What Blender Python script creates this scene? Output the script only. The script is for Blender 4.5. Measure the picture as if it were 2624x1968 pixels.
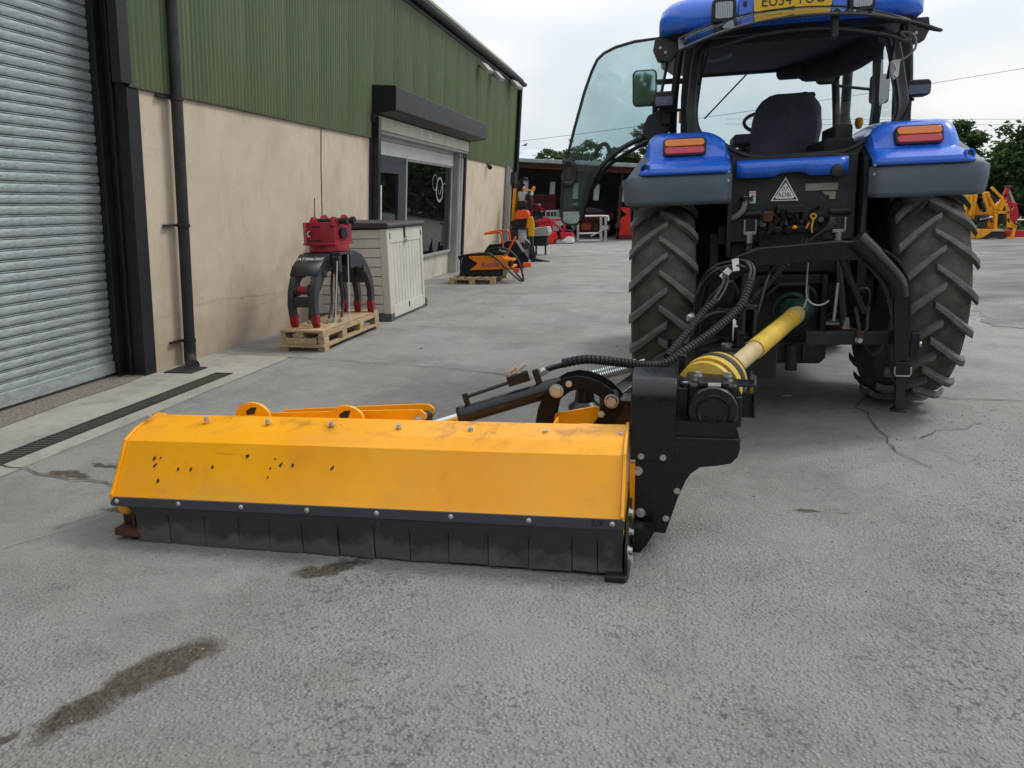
import bpy, math, random
from mathutils import Vector, Matrix, noise
random.seed(7)
R = math.radians
scene = bpy.context.scene
for o in list(bpy.data.objects): bpy.data.objects.remove(o)
COL = scene.collection

# ------------------------------------------------------------------ camera
HEAD, PITCH, ROLL, EYE = R(11.65), R(13.41), R(1.2), 1.6
_hd = Vector((-math.sin(HEAD), math.cos(HEAD), 0)); _r0 = Vector((math.cos(HEAD), math.sin(HEAD), 0))
_fw = _hd*math.cos(PITCH) - Vector((0, 0, 1))*math.sin(PITCH); _u0 = _r0.cross(_fw)
_rt = _r0*math.cos(ROLL) - _u0*math.sin(ROLL); _up = _u0*math.cos(ROLL) + _r0*math.sin(ROLL)
cd = bpy.data.cameras.new('camera'); cam = bpy.data.objects.new('camera', cd); COL.objects.link(cam)
m = Matrix.Identity(4)
for i in range(3):
    m[i][0], m[i][1], m[i][2] = _rt[i], _up[i], -_fw[i]
m[0][3], m[1][3], m[2][3] = 0, 0, EYE
cam.matrix_world = m
cd.sensor_width = 36; cd.sensor_fit = 'HORIZONTAL'; cd.lens = 36*1930/2624; cd.clip_start = .05; cd.clip_end = 2000
scene.camera = cam

# ------------------------------------------------------------------ sky and sun (bright overcast)
SUN_EL, SUN_AZ = 50, 62            # azimuth clockwise from +Y
w = bpy.data.worlds.new('World'); scene.world = w; w.use_nodes = True
nt = w.node_tree; nt.nodes.clear()
N = nt.nodes.new; L = nt.links.new
out = N('ShaderNodeOutputWorld'); bg = N('ShaderNodeBackground'); sky = N('ShaderNodeTexSky')
sky.sky_type = 'NISHITA'; sky.sun_disc = False; sky.sun_elevation = R(SUN_EL); sky.sun_rotation = R(SUN_AZ)
sky.air_density = 1.2; sky.dust_density = 3
tc = N('ShaderNodeTexCoord'); sep = N('ShaderNodeSeparateXYZ'); L(tc.outputs['Generated'], sep.inputs[0])
cie = N('ShaderNodeMapRange'); cie.inputs['From Min'].default_value = 0; cie.inputs['From Max'].default_value = 1
cie.inputs['To Min'].default_value = 8.8; cie.inputs['To Max'].default_value = 15.0
L(sep.outputs['Z'], cie.inputs['Value'])
mp = N('ShaderNodeMapping'); mp.inputs['Scale'].default_value = (1, 1, 2.6); L(tc.outputs['Generated'], mp.inputs[0])
cn = N('ShaderNodeTexNoise'); cn.inputs['Scale'].default_value = 2.2; cn.inputs['Detail'].default_value = 2.5; L(mp.outputs[0], cn.inputs['Vector'])
cr = N('ShaderNodeMapRange'); cr.inputs['From Min'].default_value = .35; cr.inputs['From Max'].default_value = .7
cr.inputs['To Min'].default_value = .84; cr.inputs['To Max'].default_value = 1.10; L(cn.outputs['Fac'], cr.inputs['Value'])
mul = N('ShaderNodeMath'); mul.operation = 'MULTIPLY'; L(cie.outputs[0], mul.inputs[0]); L(cr.outputs[0], mul.inputs[1])
tint = N('ShaderNodeMix'); tint.data_type = 'RGBA'; tint.inputs['A'].default_value = (.79, .91, 1.0, 1); tint.inputs['B'].default_value = (1, 1, 1, 1)
cr2 = N('ShaderNodeMapRange'); cr2.inputs['From Min'].default_value = .38; cr2.inputs['From Max'].default_value = .62; L(cn.outputs['Fac'], cr2.inputs['Value']); L(cr2.outputs[0], tint.inputs['Factor'])
vm = N('ShaderNodeVectorMath'); vm.operation = 'SCALE'; L(tint.outputs['Result'], vm.inputs[0]); L(mul.outputs[0], vm.inputs['Scale'])
mx = N('ShaderNodeMix'); mx.data_type = 'RGBA'; mx.inputs['Factor'].default_value = .88
L(sky.outputs[0], mx.inputs['A']); L(vm.outputs[0], mx.inputs['B'])
L(mx.outputs['Result'], bg.inputs['Color']); bg.inputs['Strength'].default_value = .105; L(bg.outputs[0], out.inputs[0])
sl = bpy.data.lights.new('sun', 'SUN'); sl.energy = 1.45; sl.angle = R(16); sl.color = (1, .97, .92)
so = bpy.data.objects.new('sun', sl); COL.objects.link(so)
sd = Vector((math.sin(R(SUN_AZ))*math.cos(R(SUN_EL)), math.cos(R(SUN_AZ))*math.cos(R(SUN_EL)), math.sin(R(SUN_EL))))
so.rotation_euler = (-sd).to_track_quat('-Z', 'Y').to_euler(); so.location = (8, 12, 30)
vs = scene.view_settings
vs.view_transform = 'Standard'; vs.look = 'None'; vs.exposure = 0; vs.gamma = 1; vs.use_curve_mapping = False
scene.render.engine = 'CYCLES'
cy = scene.cycles; cy.max_bounces = 5; cy.diffuse_bounces = 3; cy.glossy_bounces = 3; cy.transmission_bounces = 3; cy.transparent_max_bounces = 10
cy.caustics_reflective = False; cy.caustics_refractive = False; cy.sample_clamp_indirect = 6; cy.use_adaptive_sampling = True; cy.adaptive_threshold = .02; cy.adaptive_min_samples = 16

# ------------------------------------------------------------------ materials
MT = {}
def srgb(r, g, b):
    f = lambda c: (c/12.92 if c <= .04045 else ((c+.055)/1.055)**2.4)
    return tuple(f(c/255) for c in (r, g, b))
class NT:
    """small helper round a material's node tree"""
    def __init__(s, name):
        s.m = bpy.data.materials.new(name); s.m.use_nodes = True; s.t = s.m.node_tree
        s.b = s.t.nodes['Principled BSDF']; s.o = s.t.nodes['Material Output']; MT[name] = s.m
        s._tc = None
    def n(s, typ, **kw):
        x = s.t.nodes.new(typ)
        for k, v in kw.items(): setattr(x, k, v)
        return x
    def l(s, a, b): s.t.links.new(a, b)
    def co(s):
        if not s._tc: s._tc = s.n('ShaderNodeTexCoord')
        return s._tc.outputs['Object']
    def noise(s, scale, detail=4, rough=.55, vec=None, dist=0):
        x = s.n('ShaderNodeTexNoise'); x.inputs['Scale'].default_value = scale; x.inputs['Detail'].default_value = detail
        x.inputs['Roughness'].default_value = rough; x.inputs['Distortion'].default_value = dist
        s.l(vec or s.co(), x.inputs['Vector']); return x.outputs['Fac']
    def vor(s, scale, out='Distance', vec=None, feature='F1'):
        x = s.n('ShaderNodeTexVoronoi', feature=feature); x.inputs['Scale'].default_value = scale; s.l(vec or s.co(), x.inputs['Vector']); return x.outputs[out]
    def mapping(s, loc=(0, 0, 0), rot=(0, 0, 0), sc=(1, 1, 1), vec=None):
        x = s.n('ShaderNodeMapping'); x.inputs['Location'].default_value = loc; x.inputs['Rotation'].default_value = rot
        x.inputs['Scale'].default_value = sc; s.l(vec or s.co(), x.inputs[0]); return x.outputs[0]
    def rng(s, v, a, b, c=0, d=1, smooth=False):
        x = s.n('ShaderNodeMapRange'); x.inputs['From Min'].default_value = a; x.inputs['From Max'].default_value = b
        x.inputs['To Min'].default_value = c; x.inputs['To Max'].default_value = d
        if smooth: x.interpolation_type = 'SMOOTHSTEP'
        s.l(v, x.inputs['Value']); return x.outputs[0]
    def math(s, op, a, b=None):
        x = s.n('ShaderNodeMath', operation=op)
        for i, v in enumerate((a, b)):
            if v is None: continue
            if hasattr(v, 'links'): s.l(v, x.inputs[i])
            else: x.inputs[i].default_value = v
        return x.outputs[0]
    def mix(s, f, a, b, blend='MIX'):
        x = s.n('ShaderNodeMix', data_type='RGBA', blend_type=blend)
        for k, v in (('Factor', f), ('A', a), ('B', b)):
            i = x.inputs[k]
            if hasattr(v, 'links'): s.l(v, i)
            elif k == 'Factor': i.default_value = v
            else: i.default_value = tuple(v)[:3] + (1,)
        return x.outputs['Result']
    def bump(s, h, strength=.3, dist=.01):
        x = s.n('ShaderNodeBump'); x.inputs['Strength'].default_value = strength; x.inputs['Distance'].default_value = dist
        s.l(h, x.inputs['Height']); s.l(x.outputs[0], s.b.inputs['Normal'])
    def set(s, **kw):
        for k, v in kw.items():
            i = s.b.inputs[k.replace('_', ' ')]
            if hasattr(v, 'links'): s.l(v, i)
            elif isinstance(v, tuple): i.default_value = v + (1,) if len(v) == 3 else v
            else: i.default_value = v

def paint(name, col, rough=.4, metal=0, var=.12, scale=3, dirt=None, dirt_amt=.35, dirt_scale=2.5, bump=0, bscale=40, coat=0, spec=.5):
    """base colour broken up by wear at two sizes, an optional dirt film with its own patchy shape"""
    t = NT(name); n1 = t.noise(scale, 5); n2 = t.noise(scale*9, 3)
    d = tuple(c*(1-var*1.6) for c in col); h = tuple(min(1, c*(1+var)) for c in col)
    c = t.mix(t.rng(n1, .3, .7), d, h); c = t.mix(t.rng(n2, .35, .75, 0, var*2), c, tuple(x*.75 for x in col))
    if dirt:
        f = t.rng(t.noise(dirt_scale, 7, .65), .48, .72, 0, dirt_amt); c = t.mix(f, c, dirt)
    t.set(Base_Color=c, Roughness=t.rng(n2, .2, .8, max(.03, rough-.1), min(1, rough+.14)), Metallic=metal)
    t.b.inputs['Coat Weight'].default_value = coat; t.b.inputs['Coat Roughness'].default_value = .12
    t.b.inputs['Specular IOR Level'].default_value = spec
    if bump: t.bump(t.noise(bscale, 5), bump, .004)
    return t.m
DUST = srgb(140, 130, 115); GRIME = srgb(45, 40, 34)
paint('black_paint', (.0075, .0085, .011), .30, var=.15, dirt=srgb(60, 58, 56), dirt_amt=.07, coat=.1, spec=.4)
paint('black_steel', (.010, .012, .016), .46, var=.2, dirt=srgb(70, 72, 74), dirt_amt=.08)
paint('black_plastic', (.014, .015, .017), .55, var=.2, dirt=DUST, dirt_amt=.15)
paint('cast_black', (.009, .010, .012), .34, var=.25, dirt=srgb(60, 54, 46), dirt_amt=.15, bump=.08, bscale=60)
paint('dark_metal', (.011, .011, .012), .55, var=.3, dirt=srgb(62, 52, 42), dirt_amt=.3, bump=.15, bscale=35)
paint('cab_black', (.012, .0145, .018), .48, var=.15, dirt=DUST, dirt_amt=.08)
paint('cab_lining', (.022, .026, .03), .85, var=.2)
paint('grey_plastic', srgb(84, 95, 107), .5, var=.07, dirt=DUST, dirt_amt=.2, bump=.06, bscale=160)
paint('blue_paint', srgb(40, 106, 222), .28, var=.03, dirt=DUST, dirt_amt=.06, coat=.5)
paint('mower_yellow', srgb(242, 166, 8), .34, var=.05, scale=1.5, dirt=srgb(150, 96, 25), dirt_amt=.4, dirt_scale=3.4, coat=.4)
paint('steel', (.50, .50, .49), .36, metal=.45, var=.12, dirt=srgb(120, 116, 108), dirt_amt=.25)
paint('chrome', (.72, .72, .72), .12, metal=1, var=.05)
paint('zinc', (.5, .53, .55), .36, metal=.85, var=.15, dirt=srgb(120, 115, 100), dirt_amt=.3)
paint('rust', srgb(86, 47, 28), .8, var=.3, scale=18, dirt=srgb(40, 32, 28), dirt_amt=.7, bump=.4)
paint('yellow_guard', srgb(208, 172, 62), .48, var=.1, scale=6, dirt=srgb(120, 98, 50), dirt_amt=.6, dirt_scale=5)
paint('pale_guard', srgb(198, 176, 130), .45, var=.1, scale=8, dirt=srgb(120, 100, 70), dirt_amt=.5)
paint('green_guard', srgb(20, 64, 58), .4, var=.15, dirt=srgb(70, 66, 56), dirt_amt=.4)
paint('hose', (.012, .012, .013), .42, var=.2, dirt=DUST, dirt_amt=.15)
paint('hose_wrap', (.018, .019, .022), .6, var=.15, dirt=DUST, dirt_amt=.12, spec=.25)
paint('strip_steel', srgb(66, 70, 80), .42, var=.12)
paint('housing_black', (.014, .015, .019), .42, var=.06, spec=.3)
paint('red_paint', srgb(150, 12, 32), .4, var=.1, dirt=GRIME, dirt_amt=.25)
paint('bright_red', srgb(220, 26, 22), .42, var=.1, dirt=GRIME, dirt_amt=.2)
paint('crimson', srgb(188, 14, 44), .42, var=.1, dirt=GRIME, dirt_amt=.2)
paint('maroon', srgb(112, 14, 30), .5, var=.12, dirt=GRIME, dirt_amt=.3)
paint('shear_orange', srgb(232, 128, 10), .4, var=.08, dirt=srgb(110, 66, 20), dirt_amt=.25)
paint('hot_orange', srgb(236, 84, 16), .42, var=.08, dirt=GRIME, dirt_amt=.15)
paint('machine_yellow', srgb(236, 160, 8), .42, var=.1, dirt=srgb(110, 76, 25), dirt_amt=.35)
paint('grapple_grey', srgb(44, 47, 52), .45, var=.15, dirt=srgb(85, 85, 84), dirt_amt=.3, bump=.05)
paint('white_paint', srgb(220, 222, 220), .5, var=.06, dirt=DUST, dirt_amt=.25)
paint('cream', srgb(208, 202, 186), .5, var=.06, dirt=srgb(120, 112, 98), dirt_amt=.35)
paint('frame_grey', srgb(160, 160, 156), .5, var=.08, dirt=srgb(100, 96, 90), dirt_amt=.35)
paint('anthracite', srgb(48, 54, 62), .45, var=.08)
paint('box_resin', srgb(204, 199, 187), .6, var=.05, scale=2, dirt=srgb(140, 132, 118), dirt_amt=.3, bump=.08, bscale=90)
paint('box_lid', srgb(62, 54, 54), .6, var=.1, bump=.08, bscale=90)
paint('box_base', srgb(84, 88, 92), .65, var=.1)
paint('shed_tin', srgb(70, 72, 76), .65, var=.2)
paint('shed_roof', srgb(140, 148, 150), .55, var=.15)
paint('pipe_grey', srgb(150, 152, 154), .45, metal=.3, var=.12)
paint('concrete_block', srgb(150, 142, 132), .9, var=.15, bump=.2)
paint('seat_cloth', srgb(98, 98, 112), .85, var=.2, scale=6, bump=.12, bscale=240)
paint('label_white', srgb(222, 224, 222), .5, var=.04)
paint('ink', (.012, .012, .014), .5, var=.05)
paint('ink_purple', srgb(96, 36, 130), .5, var=.05)
paint('label_grey', srgb(138, 136, 126), .5, var=.1)
paint('plate_yellow', srgb(238, 186, 34), .4, var=.04)
paint('label_orange', srgb(226, 132, 50), .5, var=.04)
paint('teal_ink', srgb(70, 150, 140), .5, var=.05)
paint('lens_orange', srgb(240, 128, 22), .22, var=.06, scale=60, coat=.5)
paint('lens_red', srgb(204, 44, 62), .22, var=.06, scale=60, coat=.5)
paint('amber', srgb(250, 130, 30), .25, var=.04, coat=.4)
paint('light_panel', srgb(196, 206, 214), .6, var=.05)
paint('sticker_pale', srgb(168, 186, 176), .5, var=.2, scale=20)
t = NT('roof_glint'); tl_ = t.n('ShaderNodeBsdfTranslucent'); tl_.inputs[0].default_value = (.8, .84, .86, 1); t.l(tl_.outputs[0], t.o.inputs['Surface'])
paint('shop_orange', srgb(190, 80, 36), .6); paint('shop_blue', srgb(30, 90, 170), .5); paint('lime', srgb(150, 190, 60), .5)
paint('bark', srgb(74, 62, 50), .9, var=.3, scale=8, bump=.5, bscale=20)
paint('bird_dark', (.02, .02, .022), .8)
paint('lens_lilac', srgb(104, 106, 128), .2, var=.1, coat=.4)
t = NT('lens_clear'); t.set(Base_Color=srgb(150, 156, 160), Roughness=.2, Metallic=.7); wv = t.n('ShaderNodeTexWave'); wv.inputs['Scale'].default_value = 26
t.l(t.co(), wv.inputs['Vector']); t.bump(wv.outputs['Fac'], .5, .004)
t = NT('mirror'); t.set(Base_Color=(.8, .84, .86), Metallic=1.0, Roughness=.03)

# clear tinted sheet glass
def glass(name, tint, rough=.0, film=.06):
    t = NT(name); tr = t.n('ShaderNodeBsdfTransparent'); tr.inputs[0].default_value = tint + (1,)
    gl = t.n('ShaderNodeBsdfGlossy'); gl.inputs['Roughness'].default_value = rough + .01; gl.inputs[0].default_value = (1, 1, 1, 1)
    fr = t.n('ShaderNodeFresnel'); fr.inputs[0].default_value = 1.5
    df = t.n('ShaderNodeBsdfDiffuse'); df.inputs[0].default_value = (.42, .47, .47, 1)
    m1 = t.n('ShaderNodeMixShader'); t.l(t.rng(t.noise(2.5, 6), .3, .8, film*.4, film*1.6), m1.inputs[0]); t.l(tr.outputs[0], m1.inputs[1]); t.l(df.outputs[0], m1.inputs[2])
    m2 = t.n('ShaderNodeMixShader'); t.l(fr.outputs[0], m2.inputs[0]); t.l(m1.outputs[0], m2.inputs[1]); t.l(gl.outputs[0], m2.inputs[2])
    t.l(m2.outputs[0], t.o.inputs['Surface'])
glass('cab_glass', (.84, .90, .90)); glass('door_glass', (.77, .87, .875), film=.12); glass('shop_glass', (.78, .82, .80), film=.015)
glass('rear_glass', (.45, .50, .51), film=.03)

# tyre rubber: dusty brown carcass, worn paler lugs
t = NT('tyre_rubber'); c = t.mix(t.rng(t.noise(4, 6), .35, .68), srgb(54, 50, 46), srgb(88, 82, 75)); c = t.mix(t.rng(t.noise(2.6, 6, .65), .54, .72, 0, .5), c, srgb(112, 92, 74)); c = t.mix(t.rng(t.noise(9, 6, .7), .5, .7, 0, .35), c, srgb(122, 114, 104))
t.set(Base_Color=c, Roughness=.85); t.bump(t.noise(60, 5), .25, .004)
t = NT('lug_rubber'); c = t.mix(t.rng(t.noise(14, 6), .3, .7), srgb(78, 76, 72), srgb(116, 113, 108)); t.set(Base_Color=c, Roughness=.85); t.bump(t.noise(130, 4), .35, .003)
paint('rim_paint', srgb(120, 118, 108), .6, var=.15, dirt=srgb(70, 60, 50), dirt_amt=.5)
paint('linkage_black', (.007, .0075, .009), .5, var=.15, spec=.18)
paint('crack_wall', srgb(150, 134, 116), .95)
# rubber flaps with a chalky scuffed lower edge
t = NT('flap_rubber'); sp = t.n('ShaderNodeSeparateXYZ'); t.l(t.co(), sp.inputs[0])
f = t.math('ADD', t.rng(sp.outputs['Z'], .02, .14, 1, 0), t.rng(t.noise(9, 6), .3, .7, -.62, .2))
c = t.mix(t.rng(f, .1, .6), (.024, .028, .033), srgb(86, 86, 85)); t.set(Base_Color=c, Roughness=.62); t.bump(t.noise(70, 4), .12, .003)

# rendered wall
t = NT('render_wall'); c = t.mix(t.rng(t.noise(1.1, 6, .6), .3, .7), srgb(198, 182, 160), srgb(214, 198, 176))
st = t.mapping(sc=(1, 1.5, .6)); c = t.mix(t.rng(t.noise(1.6, 8, .7, st), .46, .74, 0, .6), c, srgb(172, 157, 137))
c = t.mix(t.rng(t.noise(26, 5), .35, .75, 0, .35), c, srgb(188, 170, 146))
spz = t.n('ShaderNodeSeparateXYZ'); t.l(t.co(), spz.inputs[0])
damp = t.math('ADD', t.rng(spz.outputs['Z'], 0, 1.1, .75, 0), t.rng(t.noise(2.3, 6), .3, .7, -.5, .35)); c = t.mix(t.rng(damp, 0, .8, 0, .6), c, srgb(156, 138, 118))
t.set(Base_Color=c, Roughness=.92); t.bump(t.noise(70, 6, .7), .35, .006)
# green cladding
t = NT('green_tin'); st = t.mapping(sc=(1, 1.5, .18)); c = t.mix(t.rng(t.noise(2.2, 6, .6, st), .3, .72), srgb(80, 94, 62), srgb(102, 114, 80))
c = t.mix(t.rng(t.noise(9, 4, .6, t.mapping(sc=(1, 2, .1))), .55, .8, 0, .4), c, srgb(128, 124, 98)); t.set(Base_Color=c, Roughness=.42); t.b.inputs['Specular IOR Level'].default_value = .4
paint('roof_tin', srgb(120, 130, 100), .55, var=.12)
# galvanised roller slats
t = NT('galv'); sv = t.mapping(sc=(1, .8, 3)); vr = t.vor(26, 'Color', sv); bw = t.n('ShaderNodeRGBToBW'); t.l(vr, bw.inputs[0])
c = t.mix(t.rng(bw.outputs[0], .2, .8), srgb(152, 160, 163), srgb(178, 186, 188)); c = t.mix(t.rng(t.noise(2, 6, .6, t.mapping(sc=(1, .3, 2))), .5, .75, 0, .4), c, srgb(206, 211, 210))
t.set(Base_Color=c, Metallic=.25, Roughness=t.rng(bw.outputs[0], .2, .8, .40, .55))
# timber
t = NT('pallet_wood'); gr = t.mapping(sc=(14, 2.2, 14)); c = t.mix(t.rng(t.noise(3, 6, .6, gr), .3, .72), srgb(150, 122, 88), srgb(208, 182, 142))
c = t.mix(t.rng(t.noise(2.2, 5), .5, .75, 0, .5), c, srgb(138, 128, 112)); t.set(Base_Color=c, Roughness=.85); t.bump(t.noise(8, 5, .6, gr), .3, .004)
# leaves
def leafmat(name, a, b, c2):
    t = NT(name); g = t.n('ShaderNodeNewGeometry'); col = t.mix(g.outputs['Random Per Island'], a, b)
    col = t.mix(t.rng(t.noise(.6, 4), .4, .65), col, c2); t.set(Base_Color=col, Roughness=.6)
    t.b.inputs['Specular IOR Level'].default_value = .25
    tl = t.n('ShaderNodeBsdfTranslucent'); t.l(col, tl.inputs[0]); ms = t.n('ShaderNodeMixShader'); ms.inputs[0].default_value = .3
    t.l(t.b.outputs[0], ms.inputs[1]); t.l(tl.outputs[0], ms.inputs[2]); t.l(ms.outputs[0], t.o.inputs['Surface'])
leafmat('leaf_dark', (.035, .075, .018), (.075, .14, .03), (.05, .10, .03)); leafmat('leaf_mid', (.06, .10, .03), (.12, .17, .05), (.09, .13, .05))
leafmat('grass_leaf', (.10, .17, .03), (.18, .26, .06), (.16, .2, .07))

# ------------------------------------------------------------------ mesh helpers
class MB:
    def __init__(s): s.v = []; s.f = []
    def add(s, vs, fs):
        b = len(s.v); s.v += [tuple(x) for x in vs]; s.f += [tuple(b+i for i in f) for f in fs]; return s
    def box(s, x0, x1, y0, y1, z0, z1):
        return s.add([(x0, y0, z0), (x1, y0, z0), (x1, y1, z0), (x0, y1, z0), (x0, y0, z1), (x1, y0, z1), (x1, y1, z1), (x0, y1, z1)],
                     [(0, 3, 2, 1), (4, 5, 6, 7), (0, 1, 5, 4), (1, 2, 6, 5), (2, 3, 7, 6), (3, 0, 4, 7)])
    def bar(s, p, q, wd, ht, up=(0, 0, 1)):
        """box beam from p to q, wd across, ht along up"""
        p, q = Vector(p), Vector(q); d = (q-p).normalized(); u = Vector(up); a = d.cross(u)
        if a.length < 1e-5: a = d.cross(Vector((0, 1, 0)))
        a.normalize(); u = a.cross(d); a *= wd/2; u *= ht/2
        return s.add([p-a-u, p+a-u, p+a+u, p-a+u, q-a-u, q+a-u, q+a+u, q-a+u], [(0, 1, 2, 3), (7, 6, 5, 4), (0, 4, 5, 1), (1, 5, 6, 2), (2, 6, 7, 3), (3, 7, 4, 0)])
    def prism(s, pts, ax, a, b):
        """polygon extruded along ax from a to b; pts are the other two coordinates in xyz order"""
        def mk(p, t): return {'x': (t, p[0], p[1]), 'y': (p[0], t, p[1]), 'z': (p[0], p[1], t)}[ax]
        n = len(pts); vs = [mk(p, a) for p in pts] + [mk(p, b) for p in pts]
        return s.add(vs, [tuple(range(n)), tuple(range(2*n-1, n-1, -1))] + [(i, i+n, (i+1) % n+n, (i+1) % n) for i in range(n)])
    def tube(s, pts, r, n=8, closed=False, sq=None, up=None):
        """round (or rectangular, sq=(w,h)) tube along a polyline"""
        P = [Vector(p) for p in pts]; m = len(P); rs = r if isinstance(r, (list, tuple)) else [r]*m
        T = []
        for i in range(m):
            a = P[(i-1) % m] if (i > 0 or closed) else P[i]; b = P[(i+1) % m] if (i < m-1 or closed) else P[i]
            T.append((b-a).normalized())
        nrm = Vector(up) if up else T[0].orthogonal(); nrm = (nrm-T[0]*nrm.dot(T[0])).normalized()
        vs = []
        for i in range(m):
            if not up and i: nrm = nrm - T[i]*nrm.dot(T[i])
            elif up: nrm = Vector(up) - T[i]*Vector(up).dot(T[i])
            nrm.normalize(); bi = T[i].cross(nrm)
            if sq:
                for sx, sy in ((-1, -1), (1, -1), (1, 1), (-1, 1)): vs.append(P[i]+bi*(sx*sq[0]/2)+nrm*(sy*sq[1]/2))
            else:
                for k in range(n): a = 2*math.pi*k/n; vs.append(P[i]+(nrm*math.cos(a)+bi*math.sin(a))*rs[i])
        k = 4 if sq else n; fs = []
        for i in range(m if closed else m-1):
            j = (i+1) % m
            for q in range(k): fs.append((i*k+q, j*k+q, j*k+(q+1) % k, i*k+(q+1) % k))
        if not closed: fs += [tuple(range(k)), tuple((m-1)*k+q for q in range(k-1, -1, -1))]
        return s.add(vs, fs)
    def cyl(s, p, q, r, r2=None, n=16): return s.tube([p, q], [r, r if r2 is None else r2], n)
    def lathe(s, prof, o, ax, n=24, closed=False):
        """profile of (along, radius) turned about axis ax through o"""
        o, ax = Vector(o), Vector(ax).normalized(); a = ax.orthogonal().normalized(); b = ax.cross(a); m = len(prof); vs = []; fs = []
        for t_, r_ in prof:
            for k in range(n): g = 2*math.pi*k/n; vs.append(o+ax*t_+(a*math.cos(g)+b*math.sin(g))*r_)
        for i in range(m if closed else m-1):
            j = (i+1) % m
            for k in range(n): fs.append((i*n+k, j*n+k, j*n+(k+1) % n, i*n+(k+1) % n))
        return s.add(vs, fs)
    def grid(s, rows, wrap=False):
        m, n = len(rows), len(rows[0]); vs = [p for r_ in rows for p in r_]; fs = []
        for i in range(m-1):
            for j in range(n if wrap else n-1): fs.append((i*n+j, i*n+(j+1) % n, (i+1)*n+(j+1) % n, (i+1)*n+j))
        return s.add(vs, fs)
    def ball(s, c, r, n=10, sc=(1, 1, 1)):
        rows = []
        for i in range(n+1):
            a = math.pi*i/n; rows.append([(c[0]+sc[0]*r*math.sin(a)*math.cos(2*math.pi*k/(2*n)), c[1]+sc[1]*r*math.sin(a)*math.sin(2*math.pi*k/(2*n)), c[2]+sc[2]*r*math.cos(a)) for k in range(2*n)])
        return s.grid(rows, True)
    def bolt(s, p, d, r=.012, h=.012):
        p, d = Vector(p), Vector(d).normalized()
        s.cyl(p, p+d*h*.2, r*1.28, n=14); return s.cyl(p+d*h*.2, p+d*h*1.1, r, r*.93, n=6)

WORLD = set()          # things whose parts are given in world coordinates
def obj(name, mb, mat, parent=None, bevel=0, solid=0, ang=38, loc=None, rot=None, kind=None, label=None, smooth=True, seg=2):
    me = bpy.data.meshes.new(name)
    if isinstance(mb, MB):
        me.from_pydata(mb.v, [], mb.f); me.validate(); me.update()
        if smooth:
            me.polygons.foreach_set('use_smooth', [True]*len(me.polygons)); me.set_sharp_from_angle(angle=R(ang))
    else: me = mb
    if mat and not me.materials: me.materials.append(MT[mat])
    o = bpy.data.objects.new(name, me); COL.objects.link(o)
    if parent:
        o.parent = parent
        if parent.name in WORLD: o.matrix_parent_inverse = Matrix.Translation(-parent.location)
    if loc: o.location = loc
    if rot: o.rotation_euler = rot
    if solid: md = o.modifiers.new('thick', 'SOLIDIFY'); md.thickness = solid; md.offset = -1
    if bevel: md = o.modifiers.new('edge', 'BEVEL'); md.width = bevel; md.segments = seg; md.limit_method = 'ANGLE'; md.angle_limit = R(35); md.harden_normals = True
    if kind: o['kind'] = kind
    if label: o['label'] = label
    return o
def thing(name, label, cat, loc=(0, 0, 0), rot=(0, 0, 0), group=None, world=False):
    o = bpy.data.objects.new(name, None); COL.objects.link(o); o.location = loc; o.rotation_euler = rot; o.empty_display_size = .2
    o['label'] = label; o['category'] = cat
    if group: o['group'] = group
    if world: WORLD.add(o.name)
    return o
def tag(o, label, cat, group=None):
    o['label'] = label; o['category'] = cat
    if group: o['group'] = group
    return o
def text(name, s, size, mat, parent, loc, rot, ext=.0006, align='CENTER', sx=1):
    cu = bpy.data.curves.new(name, 'FONT'); cu.body = s; cu.size = size; cu.extrude = ext; cu.align_x = align; cu.align_y = 'CENTER'; cu.resolution_u = 3
    tmp = bpy.data.objects.new('tmp', cu); COL.objects.link(tmp); bpy.context.view_layer.update()
    me = bpy.data.meshes.new_from_object(tmp.evaluated_get(bpy.context.evaluated_depsgraph_get())); bpy.data.objects.remove(tmp)
    me.materials.clear(); me.materials.append(MT[mat])
    o = bpy.data.objects.new(name, me); COL.objects.link(o); o.parent = parent; o.location = loc; o.rotation_euler = rot; o.scale = (sx, 1, 1)
    if parent.name in WORLD: o.matrix_parent_inverse = Matrix.Translation(-parent.location)
    return o
def spline(pts, k=6):
    """Catmull-Rom through pts"""
    P = [Vector(p) for p in pts]; P = [P[0]*2-P[1]] + P + [P[-1]*2-P[-2]]; o = []
    for i in range(1, len(P)-2):
        for j in range(k):
            u = j/k; a, b, c, d = P[i-1:i+3]
            o.append(.5*((2*b)+(c-a)*u+(2*a-5*b+4*c-d)*u*u+(3*b-a-3*c+d)*u**3))
    return o+[P[-2]]
def rrect(x0, x1, z0, z1, r, k=4):
    o = []
    for cx, cz, a0 in ((x1-r, z1-r, 0), (x0+r, z1-r, 90), (x0+r, z0+r, 180), (x1-r, z0+r, 270)):
        for j in range(k+1): a = R(a0+90*j/k); o.append((cx+r*math.cos(a), cz+r*math.sin(a)))
    return o
def rod(p, q, r, n=10): return MB().cyl(p, q, r, n=n)

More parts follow.
